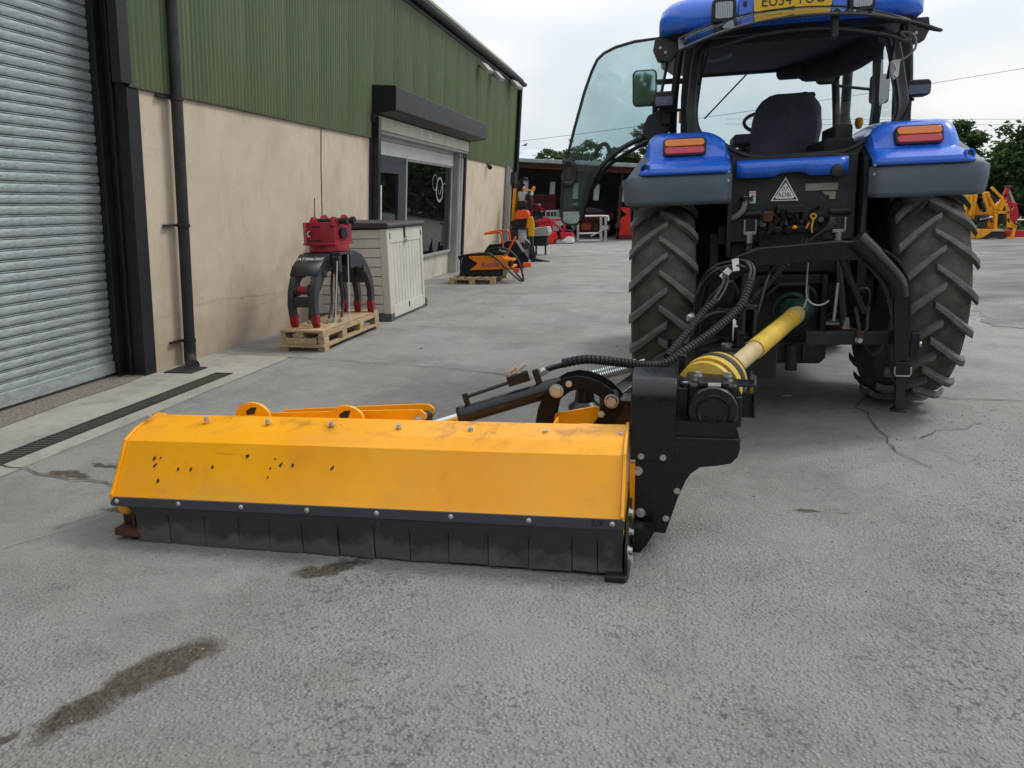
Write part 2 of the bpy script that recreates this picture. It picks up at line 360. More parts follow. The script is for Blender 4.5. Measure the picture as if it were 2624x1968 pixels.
# ================================================================== GROUND
t = NT('yard_concrete')
big = t.noise(.22, 4, .5); mid = t.noise(1.7, 7, .65); fine = t.noise(11, 7, .7); vf = t.noise(75, 5, .7)
c = t.mix(t.rng(mid, .3, .7), srgb(118, 117, 115), srgb(160, 157, 152)); c = t.mix(t.rng(big, .35, .65, 0, .5), c, srgb(152, 145, 136))
c = t.mix(t.rng(fine, .42, .76, 0, .6), c, srgb(104, 103, 102)); c = t.mix(t.rng(vf, .49, .70, 0, .62), c, srgb(74, 73, 72)); c = t.mix(t.rng(t.noise(52, 6, .75, t.mapping(loc=(5, 2, 1))), .54, .72, 0, .55), c, srgb(190, 187, 181)); c = t.mix(t.rng(t.noise(4.5, 8, .72), .5, .72, 0, .45), c, srgb(120, 120, 120))
patch = t.rng(t.noise(.75, 7, .62, dist=.4), .47, .53); c = t.mix(t.math('MULTIPLY', patch, .32), c, srgb(166, 165, 161))
sp = t.n('ShaderNodeSeparateXYZ'); t.l(t.co(), sp.inputs[0])
# worn patch where the cement skin has gone and the aggregate shows: nearest the camera and out to the right
wx = t.math('ADD', t.rng(sp.outputs['Y'], 1.5, 6.5, 1.1, -.4), t.rng(sp.outputs['X'], -2, 3, -.35, .45)); wx = t.math('ADD', wx, t.rng(t.noise(.9, 6, .6), .3, .7, -.45, .45))
worn = t.rng(wx, .1, .75)
vc = t.n('ShaderNodeTexVoronoi'); vc.inputs['Scale'].default_value = 62; vc.inputs['Randomness'].default_value = 1; t.l(t.co(), vc.inputs['Vector'])
bw = t.n('ShaderNodeRGBToBW'); t.l(vc.outputs['Color'], bw.inputs[0])
stone = t.mix(t.rng(bw.outputs[0], .2, .8), srgb(112, 115, 118), srgb(182, 181, 177)); stone = t.mix(t.rng(vc.outputs['Distance'], .3, .62), stone, srgb(134, 131, 127))
sm = t.math('MULTIPLY', worn, t.rng(bw.outputs[0], .35, .62, .25, 1)); c = t.mix(t.math('MULTIPLY', sm, .45), c, stone)
pit = t.math('MULTIPLY', t.math('MULTIPLY', t.rng(t.noise(30, 9, .8), .55, .74), t.rng(t.noise(1.3, 6, .65), .47, .66)), worn); c = t.mix(t.math('MULTIPLY', pit, .7), c, srgb(72, 72, 73)); c = t.mix(t.math('MULTIPLY', t.rng(t.noise(3.2, 8, .75), .48, .66), worn), c, t.mix(.35, c, srgb(104, 106, 108)))
gl = t.math('MULTIPLY', t.rng(t.noise(38, 3, .6), .70, .75), worn); c = t.mix(t.math('MULTIPLY', gl, .5), c, srgb(186, 184, 178))
# patches of exposed stone and grit towards the right, and slow warm/cool drift
grv = t.math('MULTIPLY', t.rng(t.math('ADD', t.rng(sp.outputs['X'], -.5, 3.2, -.35, .55), t.rng(t.noise(1.1, 6, .65), .35, .65, -.35, .45)), .1, .5), t.rng(sp.outputs['Y'], 7.5, 5.5))
v3 = t.n('ShaderNodeTexVoronoi'); v3.inputs['Scale'].default_value = 34; t.l(t.mapping(loc=(3, 1, 0)), v3.inputs['Vector']); b3 = t.n('ShaderNodeRGBToBW'); t.l(v3.outputs['Color'], b3.inputs[0])
sc_ = t.mix(t.rng(b3.outputs[0], .15, .85), srgb(88, 92, 98), srgb(188, 185, 178)); keep = t.math('MULTIPLY', t.rng(v3.outputs['Distance'], .34, .26), t.rng(t.noise(7, 5), .47, .56)); keep = t.math('MULTIPLY', keep, grv); c = t.mix(t.math('MULTIPLY', keep, .85), c, sc_)
c = t.mix(t.rng(t.noise(.55, 5, .6), .4, .62, 0, .4), c, srgb(142, 135, 126)); c = t.mix(t.math('MULTIPLY', t.rng(t.noise(.7, 6, .6, t.mapping(loc=(9, 4, 0))), .45, .65, 0, .5), worn), c, srgb(158, 162, 165))
# tyre rub and general dirt
c = t.mix(t.rng(t.noise(1.2, 6, .65, t.mapping(sc=(1.6, .45, 1))), .52, .75, 0, .5), c, srgb(122, 117, 111))
warp = t.n('ShaderNodeTexNoise'); warp.inputs['Scale'].default_value = 9; warp.inputs['Detail'].default_value = 6; t.l(t.co(), warp.inputs['Vector'])
wv = t.n('ShaderNodeVectorMath', operation='MULTIPLY_ADD'); t.l(warp.outputs['Color'], wv.inputs[0]); wv.inputs[1].default_value = (.16, .16, 0); t.l(t.co(), wv.inputs[2])
wet = None
for (x, y, hl, hw, ang) in ((-1.75, 2.10, .25, .10, 60), (-1.86, 1.85, .17, .085, 70), (-2.0, 1.66, .07, .03, 70), (-1.46, 2.93, .2, .06, 40), (-3.66, 3.84, .2, .055, -10), (-3.5, 4.02, .22, .025, -8), (.76, 3.93, .075, .03, 4), (.95, 3.93, .04, .012, 0), (-2.9, 3.4, .15, .03, 5), (-2.75, 2.28, .06, .03, 0)):
    s1 = t.n('ShaderNodeVectorMath', operation='SUBTRACT'); t.l(wv.outputs[0], s1.inputs[0]); s1.inputs[1].default_value = (x+.08, y+.08, 0)
    mp_ = t.mapping(rot=(0, 0, -R(ang)), vec=s1.outputs[0]); m2 = t.mapping(sc=(1/hl, 1/hw, 0), vec=mp_)
    ln = t.n('ShaderNodeVectorMath', operation='LENGTH'); t.l(m2, ln.inputs[0]); f = t.rng(ln.outputs['Value'], .72, 1.12, 1, 0)
    wet = f if wet is None else t.math('MAXIMUM', wet, f)
c = t.mix(t.math('MULTIPLY', wet, .9), c, t.mix(t.rng(t.noise(40, 4), .35, .65), srgb(44, 38, 29), srgb(88, 77, 58)))
t.set(Base_Color=c, Roughness=t.rng(wet, 0, 1, .92, .6))
h = t.math('ADD', t.math('MULTIPLY', vf, .5), t.math('MULTIPLY', fine, .6)); h = t.math('ADD', h, t.math('MULTIPLY', t.math('MULTIPLY', worn, t.rng(vc.outputs['Distance'], 0, .6, 1, 0)), .6)); h = t.math('SUBTRACT', h, pit)
t.bump(t.math('ADD', h, t.math('MULTIPLY', keep, .8)), 1.0, .018)
t = NT('apron_concrete'); c = t.mix(t.rng(t.noise(1.4, 6), .3, .7), srgb(152, 148, 138), srgb(172, 168, 156)); c = t.mix(t.rng(t.noise(9, 6), .5, .78, 0, .5), c, srgb(150, 146, 136))
c = t.mix(t.rng(t.noise(60, 5), .58, .8, 0, .5), c, srgb(110, 106, 98)); c = t.mix(t.rng(t.noise(2.6, 8, .72), .5, .68, 0, .7), c, srgb(124, 120, 112)); t.set(Base_Color=c, Roughness=.92); t.bump(t.noise(80, 6, .7), .3, .006)
t = NT('old_concrete'); c = t.mix(t.rng(t.vor(48), .1, .6), srgb(160, 150, 134), srgb(116, 108, 98)); t.set(Base_Color=c, Roughness=.95); t.bump(t.noise(45, 6, .7), .7, .012)
t = NT('track_surface'); st = t.mapping(sc=(.5, .9, 1)); c = t.mix(t.rng(t.noise(1.1, 6, .6, st), .35, .65), srgb(98, 98, 97), srgb(140, 139, 136)); c = t.mix(t.rng(t.noise(30, 5), .5, .75, 0, .8), c, srgb(70, 72, 74))
t.set(Base_Color=c, Roughness=.95); t.bump(t.noise(30, 6, .7), .5, .02)
paint('crack_dirt', srgb(88, 83, 77), .95, var=.3, scale=12); paint('crack_pale', srgb(176, 172, 164), .95, var=.1)
t = NT('grass_ground'); c = t.mix(t.rng(t.noise(.8, 6), .3, .7), (.06, .09, .025), (.13, .16, .05)); t.set(Base_Color=c, Roughness=.95); t.bump(t.noise(20, 5), .6, .03)

g = MB(); xs = [-70, -30, -12, -6, -2, 2, 6, 12, 30, 90]; ys = [-20, -6, 0, 4, 8, 14, 24, 40, 80, 200]
g.grid([[(x, y, 0) for x in xs] for y in ys][::-1]); ground = obj('yard_ground', g, 'yard_concrete', kind='structure')
def flip(mb): mb.f = [f[::-1] for f in mb.f]; return mb
def sheet(name, pts, z, mat, parent=None, kind=None):
    mb = MB(); mb.add([(x, y, z) for x, y in pts], [tuple(range(len(pts)))]); return obj(name, mb, mat, parent, kind=kind)
ap = MB()
for (x0, x1, y0, y1) in ((-5.75, -4.425, -6, 7.62), (-4.235, -4.06, -6, 7.62), (-4.425, -4.235, 6.68, 7.62)): ap.box(x0, x1, y0, y1, -.05, .006)
apron = obj('concrete_apron', ap, 'apron_concrete', kind='structure')
sheet('door_threshold', [(-5.6, -1), (-5.02, -1), (-5.0, 3), (-4.98, 4.6), (-5.05, 5.4), (-5.03, 6.1), (-5.1, 6.62), (-5.6, 6.62)], .0105, 'old_concrete', apron)
trk = [(4.6, 9.4), (5.4, 9.15), (7, 9.0), (9, 8.7), (16, 8), (60, 6), (60, 60), (14, 60), (9, 36), (7.6, 28), (6.4, 20), (5.2, 15), (4.4, 12), (4.05, 10.4)]; te = []
for i, p in enumerate(trk):
    q = trk[(i+1) % len(trk)]; n_ = 1 if max(abs(p[0]), abs(p[1])) > 40 else 14
    for k in range(n_): te.append((p[0]+(q[0]-p[0])*k/n_+random.gauss(0, .05)*(n_ > 1), p[1]+(q[1]-p[1])*k/n_+random.gauss(0, .06)*(n_ > 1)))
sheet('stone_track', te, .005, 'track_surface', kind='structure')
sheet('grass_verge', [(13.6, 31.5), (60, 29), (60, 70), (9.5, 70), (10.5, 36)], .012, 'grass_ground', kind='structure')

def ribbon(name, pts, wd, parent, mat='crack_dirt', z=.009, jag=.03, step=.12):
    P = []
    for a, b in zip(pts, pts[1:]):
        a, b = Vector(a), Vector(b); n = max(2, int((b-a).length/step))
        for i in range(n): P.append(a.lerp(b, i/n)+Vector((random.uniform(-jag, jag), random.uniform(-jag, jag))))
    P.append(Vector(pts[-1])); rows = []
    for i, p in enumerate(P):
        d = (P[min(i+1, len(P)-1)]-P[max(i-1, 0)]).normalized(); n = Vector((-d.y, d.x)); ww = wd*random.uniform(.35, 1.2)/2
        rows.append([(p.x-n.x*ww, p.y-n.y*ww, z), (p.x+n.x*ww, p.y+n.y*ww, z)])
    return obj(name, flip(MB().grid(rows)), mat, parent)
ribbon('slab_joint', [(-5.0, 7.66), (-3.6, 7.45), (-1.9, 7.1), (-1.1, 6.76), (-.3, 6.66), (.9, 6.62)], .014, ground)
ribbon('slab_joint', [(-5.0, 22.4), (-3.2, 23.2), (-1.2, 24.0), (4, 25.2)], .05, ground, jag=.05, step=.4)
ribbon('slab_joint', [(-4.4, 30.6), (-1.8, 30.4), (3, 30.3)], .05, ground, jag=.04, step=.5)
ribbon('slab_joint', [(-4.05, 7.6), (-4.04, 5.5), (-4.04, 4.2), (-4.04, 2.5)], .006, ground, jag=.006)
ribbon('slab_joint', [(2.05, 6.5), (2.8, 6.43), (4.5, 6.3)], .014, ground)
ribbon('slab_joint', [(-3.9, 13.4), (-1.5, 13.7), (1, 13.9)], .018, ground, jag=.03, step=.3)
ribbon('crack', [(1.62, 6.4), (1.5, 6.1), (1.53, 5.8), (1.46, 5.45), (1.5, 5.2), (1.48, 5.0), (1.6, 4.7)], .012, ground)
ribbon('crack', [(-4.3, 3.93), (-4.0, 3.86), (-3.7, 3.78), (-3.2, 3.70), (-2.7, 3.72)], .014, ground, jag=.025, z=.011)
ribbon('crack', [(-3.1, 3.1), (-2.9, 3.42), (-2.65, 3.46)], .010, ground)
ribbon('crack', [(1.75, 5.35), (1.9, 5.55), (2.1, 5.6), (2.25, 5.75)], .010, ground)
ribbon('scratch', [(-3.35, 2.55), (-3.2, 2.8), (-3.0, 3.15), (-2.93, 3.35)], .005, ground, mat='crack_pale', jag=.008, z=.004)
# loose grit and pebbles lying about
def pebbles(name, n, region, smin, smax, mat):
    mb = MB()
    for _ in range(n):
        x, y = region(); s = random.uniform(smin, smax)*(1 if random.random() < .93 else 1.7); a = random.random()*6.3
        vs = []
        for k in range(5): b = a+k*1.2566; vs.append((x+s*math.cos(b)*random.uniform(.7, 1.2), y+s*math.sin(b)*random.uniform(.6, 1.1), .0))
        vs += [(p[0]*.45+x*.55+random.uniform(-.2, .2)*s, p[1]*.45+y*.55, s*random.uniform(.5, .9)) for p in vs]
        mb.add(vs, [(5, 6, 7, 8, 9)]+[(i, (i+1) % 5, 5+(i+1) % 5, 5+i) for i in range(5)])
    return obj(name, mb, mat, ground, kind='stuff', smooth=False)
paint('pebble_grey', srgb(112, 112, 112), .9, var=.3, scale=30); paint('pebble_pale', srgb(168, 163, 154), .9, var=.2, scale=30)
def reg_near():
    y = random.uniform(.9, 7); return random.uniform(-3.5, 4.2)*(.35+y/7), y
pebbles('loose_gravel', 420, reg_near, .002, .006, 'pebble_grey'); pebbles('pale_grit', 500, reg_near, .002, .006, 'pebble_pale')
pebbles('right_gravel', 420, lambda: (random.gauss(2.7, .8), random.gauss(4.6, 1.0)), .003, .007, 'pebble_grey')
pebbles('far_grit', 90, lambda: (random.uniform(-4.8, 6), random.uniform(7, 22)), .006, .014, 'pebble_grey')

paint('grate_iron', srgb(92, 84, 75), .7, var=.25, scale=14)
# ------------------------------------------------------------------ drainage channel
dr = thing('drain_channel', 'black slotted drain grating set in the concrete before the roller door', 'drain', (-4.33, 0, 0))
mb = MB(); mb.box(-.095, -.072, -2, 6.68, -.04, .013); mb.box(.072, .095, -2, 6.68, -.04, .013); mb.box(-.072, .072, 6.655, 6.68, -.04, .013); obj('frame', mb, 'black_steel', dr, bevel=.002)
obj('trough', MB().box(-.072, .072, -2, 6.655, -.06, -.035), 'ink', dr)
bar_me = None
for i in range(150):
    y = 6.61-i*.042
    if y < 1.2: break
    if not bar_me:
        o = obj('grate_bar', MB().prism([(-.072, -.012), (.072, .012), (.072, .032), (-.072, .008)], 'z', -.03, .010), 'grate_iron', dr); bar_me = o.data
    else: o = bpy.data.objects.new('grate_bar', bar_me); COL.objects.link(o); o.parent = dr
    o.location = (0, y, 0)
gc = obj('gully_cover', MB().prism([(-4.98, 6.62), (-4.66, 6.62), (-4.66, 6.9), (-4.98, 6.9)], 'z', .0, .018), 'black_plastic', bevel=.004); tag(gc, 'flat square black gully cover on the ground below the downpipe shoe', 'drain cover')

# ================================================================== WORKSHOP BUILDING (x out of the wall, y along it, z up the wall)
WX, TILT, YE = -5.08, R(4.3), 24.62
bd = thing('workshop_building', 'long workshop with green corrugated cladding over beige rendered walls', 'building', (WX, 0, 0), (0, TILT, 0))
for a, b in ((-8, 1.6), (6.63, 12.40), (18.58, YE)):
    obj('wall', MB().box(-.24, 0, a, b, -.35, 2.86), 'render_wall', bd)
obj('end_wall', MB().box(-9, -.24, YE-.2, YE-.005, -.9, 5.3), 'render_wall', bd)
def wcrack(pts, wd):
    rows = []
    for i, (y, z) in enumerate(pts): ww = wd*random.uniform(.4, 1.2); rows.append([(.0025, y, z-ww/4), (.0025, y, z+ww/4)])
    obj('wall_crack', MB().grid(rows), 'crack_wall', bd)
def wander(a, b, n, j): return [(a[0]+(b[0]-a[0])*i/n, a[1]+(b[1]-a[1])*i/n+random.uniform(-j, j)) for i in range(n+1)]
wcrack(wander((6.66, .55), (7.9, .62), 30, .018), .006); wcrack(wander((7.9, .6), (9.3, .5), 26, .02), .007); wcrack(wander((8.2, .43), (10.6, .50), 40, .02), .005)
# corrugated cladding, sheet by sheet
PIT = .076; nw = 13
def corr_sheet(z0, z1):
    rows = []
    for k in range(nw*8+3):
        y = k*PIT/8; x = .020+.012*math.sin(2*math.pi*k/8); rows.append([(x, y, z0), (x, y, z1)])
    return MB().grid(rows)
sh_lo = None
y = 6.50; i = 0
while y < YE:
    ln = min(nw*PIT, YE-y+.06)
    if sh_lo is None: o = obj('cladding_sheet', corr_sheet(2.735, 5.36), 'green_tin', bd, ang=60); sh_lo = o.data
    else: o = bpy.data.objects.new('cladding_sheet', sh_lo); COL.objects.link(o); o.parent = bd
    o.location = ((i % 2)*.0035+random.uniform(0, .002), y, random.uniform(-.006, .006)); o.rotation_euler = (0, random.uniform(-.0012, .0012), 0)
    if 12.3 < y < 18.2: o.location.z = .787; o.scale = (1, 1, .853)
    if ln < nw*PIT-.01: o.scale = (1, ln/(nw*PIT+.02), 1)
    y += nw*PIT; i += 1
y = -8
while y < 6.4:
    o = bpy.data.objects.new('cladding_sheet', sh_lo); COL.objects.link(o); o.parent = bd; o.location = (0, y, 0)
    if y > 1.2: o.location.z = 3.27; o.scale = (1, 1, .39)
    if y + nw*PIT > 6.5: o.scale.y = (6.5-y)/(nw*PIT+.02)
    y += nw*PIT
# thin dark strip under the cladding
obj('cladding_strip', MB().box(.004, .03, 6.5, YE, 2.726, 2.734), 'crack_dirt', bd)
# roller shutter door
dp = -.34
rd = obj('roller_door', MB().box(dp-.06, dp-.03, 1.7, 6.52, .0, 4.5), 'dark_metal', bd)
prof = [(-.010, -.002), (.008, .001), (.013, .014), (.017, .034), (.016, .056), (.012, .066), (-.012, .069), (-.012, .071), (.006, .073), (.007, .082), (-.012, .0845), (-.012, .0865)]
sl_me = None; z = .135
while z < 4.4:
    if sl_me is None:
        o = obj('slat', flip(MB().grid([[(x, 1.7, zz), (x, 6.47, zz)] for x, zz in prof])), 'galv', rd, ang=50); sl_me = o.data
    else: o = bpy.data.objects.new('slat', sl_me); COL.objects.link(o); o.parent = rd
    o.location = (dp+random.uniform(-.002, .002), 0, z); z += .0905
obj('bottom_rail', MB().box(dp-.01, dp+.035, 1.7, 6.47, .015, .135), 'galv', rd, bevel=.004)
# painted steel column and door guide
mb = MB(); mb.box(-.02, .012, 6.47, 6.64, -.1, 2.72); mb.box(-.06, .034, 6.38, 6.53, 2.75, 5.3); obj('column_flange', mb, 'black_steel', bd, bevel=.003)
mb = MB(); mb.box(-.40, -.02, 6.50, 6.53, -.1, 5.3); mb.box(-.40, -.37, 6.40, 6.5, -.1, 5.3); obj('column_web', mb, 'black_steel', bd)
mb = MB(); mb.box(-.385, -.24, 6.44, 6.495, -.1, 4.6); mb.box(-.24, -.225, 6.40, 6.495, -.1, 4.6); mb.box(-.16, -.14, 6.465, 6.499, -.1, 4.6); obj('door_guide', mb, 'black_steel', bd, bevel=.003)
mb = MB(); mb.box(-.385, -.30, 1.55, 1.72, -.1, 4.6); mb.box(-.3, .012, 1.5, 1.62, -.1, 4.6); obj('column_flange', mb, 'black_steel', bd)
# gutter, fascia, roof
mb = MB(); gp = [(math.cos(a)*.085, math.sin(a)*.085) for a in [R(180+i*18) for i in range(11)]]
mb.grid([[(.135+x, yy, 5.32+zz) for x, zz in gp] for yy in (-8, 25.0)]); obj('gutter', mb, 'black_plastic', bd, solid=.006)
obj('fascia', MB().box(.03, .058, -8, YE+.05, 5.16, 5.42), 'black_steel', bd, bevel=.003)
rr = 7.6; rows = []
for k in range(19):
    a = R(42-84*k/18); x = .14-rr*math.sin(R(42))+rr*math.sin(a); z = 5.41-rr*math.cos(R(42))+rr*math.cos(a); rows.append([(x, -8, z), (x, 5, z), (x, 15, z), (x, YE+.25, z)])
obj('roof', MB().grid(rows), 'roof_tin', bd, solid=.03)
# downpipe
dpx = obj('downpipe', rod((.10, 7.08, .12), (.10, 7.08, 5.24), .056, 18), 'black_plastic', bd)
obj('shoe', MB().tube(spline([(.10, 7.08, .26), (.10, 7.08, .14), (.12, 7.05, .07), (.19, 6.97, .04), (.25, 6.91, .045)], 4), [.062]*17, 16), 'black_plastic', dpx)
for zz in (2.70, 1.47, .27):
    mb = MB(); mb.lathe([(-.016, .056), (-.016, .066), (.016, .066), (.016, .056)], (.10, 7.08, zz), (0, 0, 1), 18); mb.box(0.01, .05, 6.87, 7.05, zz-.011, zz+.011); mb.cyl((.05, 6.9, zz), (.058, 6.9, zz), .009, n=8)
    obj('bracket', mb, 'black_plastic', dpx)
# ---- shop front
sf = obj('shop_front', MB().box(-.26, -.20, 12.40, 18.58, -.3, .52), 'cream', bd)
mb = MB()
for k in range(32): mb.box(-.2, -.195, 14.95+k*.1, 15.04+k*.1, -.2, .48)
obj('sill_board', mb, 'cream', sf, bevel=.002)
obj('guide_post', MB().box(-.02, .15, 12.40, 12.52, -.2, 3.07), 'black_paint', bd, bevel=.006)
mb = MB(); mb.box(.0, .05, 12.36, 12.40, .6, 2.9); mb.box(.03, .09, 12.35, 12.42, 2.98, 3.12); obj('cable_duct', mb, 'black_plastic', bd)
hb = obj('shutter_housing', MB().prism([(.012, 3.10), (.43, 3.17), (.45, 3.19), (.45, 3.545), (.43, 3.56), (.012, 3.56)], 'y', 12.38, 18.72), 'housing_black', bd, bevel=.008)
obj('fascia_board', MB().box(-.19, .10, 12.52, 18.5, 2.88, 3.10), 'cream', bd, bevel=.006)
obj('ledge_rail', MB().box(-.19, .075, 12.52, 18.5, 2.82, 2.875), 'frame_grey', bd, bevel=.004)  # narrow grey ledge below the fascia board
mb = MB()
for k in range(58): mb.box(-.15, -.128, 12.54+k*.0935, 12.54+k*.0935+.088, 2.545, 2.82)
obj('ribbed_panel', mb, 'white_paint', bd, bevel=.002); obj('panel_trim', MB().box(-.155, -.12, 12.54, 18.0, 2.51, 2.545), 'white_paint', bd)
obj('price_label', MB().box(.1005, .103, 15.3, 15.45, 2.95, 3.04), 'label_white', bd)
# door: anthracite frame, glass, pull handle, notice
sd_ = MB()
for (a, b, z0, z1) in ((12.56, 12.78, 0.0, 2.44), (14.30, 14.62, 0, 2.44), (12.56, 14.62, 2.40, 2.51), (12.78, 14.30, 2.2, 2.40), (12.78, 14.30, .0, .30)): sd_.box(-.19, -.13, a, b, z0, z1)
door = obj('shop_door', sd_, 'anthracite', bd, bevel=.006)
sd2 = MB()
for (a, b, z0, z1) in ((12.84, 12.98, .05, 2.34), (14.14, 14.28, .05, 2.34), (12.98, 14.14, 2.2, 2.34), (12.98, 14.14, .05, .3)): sd2.box(-.165, -.115, a, b, z0, z1)
obj('door_leaf', sd2, 'anthracite', door, bevel=.006)
obj('pane', MB().box(-.15, -.144, 12.95, 14.2, .25, 2.25), 'shop_glass', door)
mb = MB(); mb.tube([(-.115, 12.92, 1.66), (-.02, 12.92, 1.66)], .014, 8); mb.tube([(-.02, 12.92, 1.70), (-.02, 12.92, .9)], .018, 10); mb.tube([(-.115, 12.92, .95), (-.02, 12.92, .95)], .014, 8); obj('pull_handle', mb, 'steel', door)
nb = obj('notice', MB().box(-.143, -.141, 13.05, 13.33, 1.35, 1.98), 'label_white', door)
for i, zz in enumerate((1.9, 1.78, 1.72, 1.66, 1.58, 1.52)): obj('print_line', MB().box(-.1408, -.1402, 13.08+.02*(i % 2), 13.24+.03*(i % 3), zz, zz+.018), 'label_grey', nb)
wf = MB()
for (a, b, z0, z1) in ((14.62, 14.70, .5, 2.51), (17.86, 17.98, .5, 2.51), (14.7, 17.86, .50, .56), (14.7, 17.86, 2.46, 2.51)): wf.box(-.2, -.13, a, b, z0, z1)
win = obj('shop_window', wf, 'frame_grey', bd, bevel=.005); obj('pane', MB().box(-.165, -.158, 14.7, 17.86, .56, 2.46), 'shop_glass', win)
# cut sticker ring on the pane
obj('sticker', MB().lathe([(0, .23), (0, .28)], (-.155, 17.0, 1.95), (1, 0, 0), 32), 'frame_grey', win)
mb = MB(); mb.tube([(-.152, 16.62+.17*math.cos(a), 2.1+.17*math.sin(a)) for a in [i*.3 for i in range(21)]], .006, 5); mb.tube(spline([(-.152, 16.75, 2.05), (-.152, 17.0, 1.85), (-.152, 17.2, 2.05), (-.152, 17.4, 2.1)]), .006, 5); obj('sticker', mb, 'sticker_pale', win)
mb = MB(); mb.box(-.26, .0, 18.0, 18.44, -.2, 2.82); obj('reveal_post', mb, 'frame_grey', bd, bevel=.01); obj('corner_trim', MB().box(-.02, .045, 18.46, 18.58, -.2, 3.1), 'black_steel', bd, bevel=.005)
mb = MB(); mb.box(-.03, .01, 18.02, 18.06, 0, 2.8); mb.box(-.03, .012, 18.2, 18.25, 0, 2.8); obj('guide_rail', mb, 'pipe_grey', bd)
obj('alarm_box', MB().box(.0, .07, 18.6, 18.72, 3.0, 3.1), 'dark_metal', bd)
# dark shop interior
mb = MB(); mb.box(-3.6, -3.5, 12.2, 18.8, -.2, 3.1); mb.box(-3.5, -.3, 12.2, 12.3, -.2, 3.1); mb.box(-3.5, -.3, 18.7, 18.8, -.2, 3.1); mb.box(-3.6, -.28, 12.2, 18.8, 3.0, 3.1); mb.box(-3.6, -.26, 12.2, 18.8, -.2, -.02); mb.box(-.3, -.27, 12.2, 18.8, 2.5, 3.1)
obj('interior', mb, 'shed_tin', bd)
shf = thing('display_shelf', 'white display shelving with orange and blue goods behind the shop window', 'shelf', (WX, 0, 0), (0, TILT, 0))
for zz in (.55, .95, 1.35, 1.75): obj('shelf_board', MB().box(-.75, -.27, 16.3, 17.75, zz, zz+.05), 'white_paint', shf)
mb = MB(); mb.box(-.73, -.7, 16.3, 16.34, -.02, 1.8); mb.box(-.73, -.7, 17.7, 17.74, -.02, 1.8); obj('upright', mb, 'white_paint', shf)
obj('goods', MB().box(-.7, -.30, 16.3, 17.3, 1.41, 1.68), 'shop_orange', shf, bevel=.06); obj('goods', MB().box(-.7, -.30, 16.5, 17.4, .61, .74), 'shop_blue', shf, bevel=.04); obj('goods', MB().box(-.7, -.30, 15.7, 16.2, .0, .3), 'bright_red', shf, bevel=.05)
obj('goods', MB().box(-.8, -.4, 16.4, 16.9, .0, .22), 'light_panel', shf, bevel=.04)
# cables, pipes, lamps
obj('wall_cable', MB().tube([(.006, 10.53, 2.72), (.006, 10.52, 2.2), (.006, 10.54, 1.6), (.006, 10.53, .9)], .006, 5), 'black_plastic', bd); obj('wall_cable', rod((.006, 10.28, .9), (.006, 10.3, 1.75), .005, 5), 'black_plastic', bd)
for yy, rr_, mt in ((23.35, .05, 'pipe_grey'), (23.6, .06, 'pipe_grey'), (23.8, .035, 'dark_metal')): obj('service_pipe', rod((.06, yy, 0), (.06, yy, 2.75), rr_, 10), mt, bd)
obj('corner_flashing', MB().box(-.12, .09, YE-.08, YE+.06, -.4, 5.25), 'black_steel', bd); obj('downpipe', rod((.13, YE-.12, 0), (.13, YE-.12, 5.2), .055, 12), 'black_plastic', bd)
obj('meter_box', MB().box(0, .16, 24.1, 24.4, 2.25, 2.6), 'black_plastic', bd)
obj('orange_cable', MB().tube(spline([(.1, 24.35, 2.3), (.16, 24.42, 1.9), (.1, 24.4, 1.5), (.12, 24.2, .6)], 4), .012, 5), 'shop_orange', bd)
for (yy, zz, fl) in ((19.35, 4.93, 1), (20.7, 4.95, .8), (23.15, 5.07, 1.3)):
    f = obj('floodlight', MB().prism([(-.10, -.05), (.16, -.07), (.17, .03), (-.10, .05)], 'y', -.16*fl, .16*fl), 'frame_grey', bd, bevel=.01, loc=(.24, yy, zz), rot=(0, R(38), R(-12)))
    obj('lens', MB().box(-.08, .14, -.14*fl, .14*fl, -.075, -.066), 'lens_clear', f); obj('arm', MB().box(-.22, -.06, -.03, .03, -.10, -.07), 'dark_metal', f)
sp_ = obj('spot_lamp', MB().lathe([(0, .03), (.02, .055), (.12, .06), (.13, .045)], (.05, 20.85, 2.66), (.6, -.5, -.5), 12), 'black_plastic', bd); obj('arm', rod((0, 20.85, 2.72), (.06, 20.85, 2.66), .02), 'black_plastic', sp_)

# ================================================================== TRACTOR (x right, y forward, z up; origin under the rear axle)
tr = thing('tractor', 'blue tractor with black cab seen from behind, left door and rear window open', 'tractor', (.92, 6.41, 0), (0, -R(1.0), 0))
WR = .875
def lug_mesh(R0, half, hgt, sgn, width, sweep):
    """one bar of the tread, wheel centre at the origin, axle along x, at the rear of the wheel"""
    rows = []; n = 7
    for i in range(n+1):
        u = i/n; x = -.03+u*(half+.012+.03); ph = math.pi/2+sweep*(u**1.08)-sweep*.5
        drop = 0 if x < half*.72 else .035*((x-half*.72)/(half*.28))**2
        rr_ = R0-drop; rb = R0-hgt-drop*.9; wd = width/R0*(.85+.35*u)
        row = []
        for (pp, rad) in ((ph-wd*.72, rb), (ph-wd*.5, rr_), (ph+wd*.5, rr_), (ph+wd*.72, rb)): row.append((sgn*x, -rad*math.sin(pp), rad*math.cos(pp)))
        rows.append(row)
    mb = MB(); mb.grid(rows); mb.add(rows[0], [(0, 1, 2, 3)]); mb.add(rows[-1], [(3, 2, 1, 0)])
    if sgn < 0: flip(mb)
    return mb
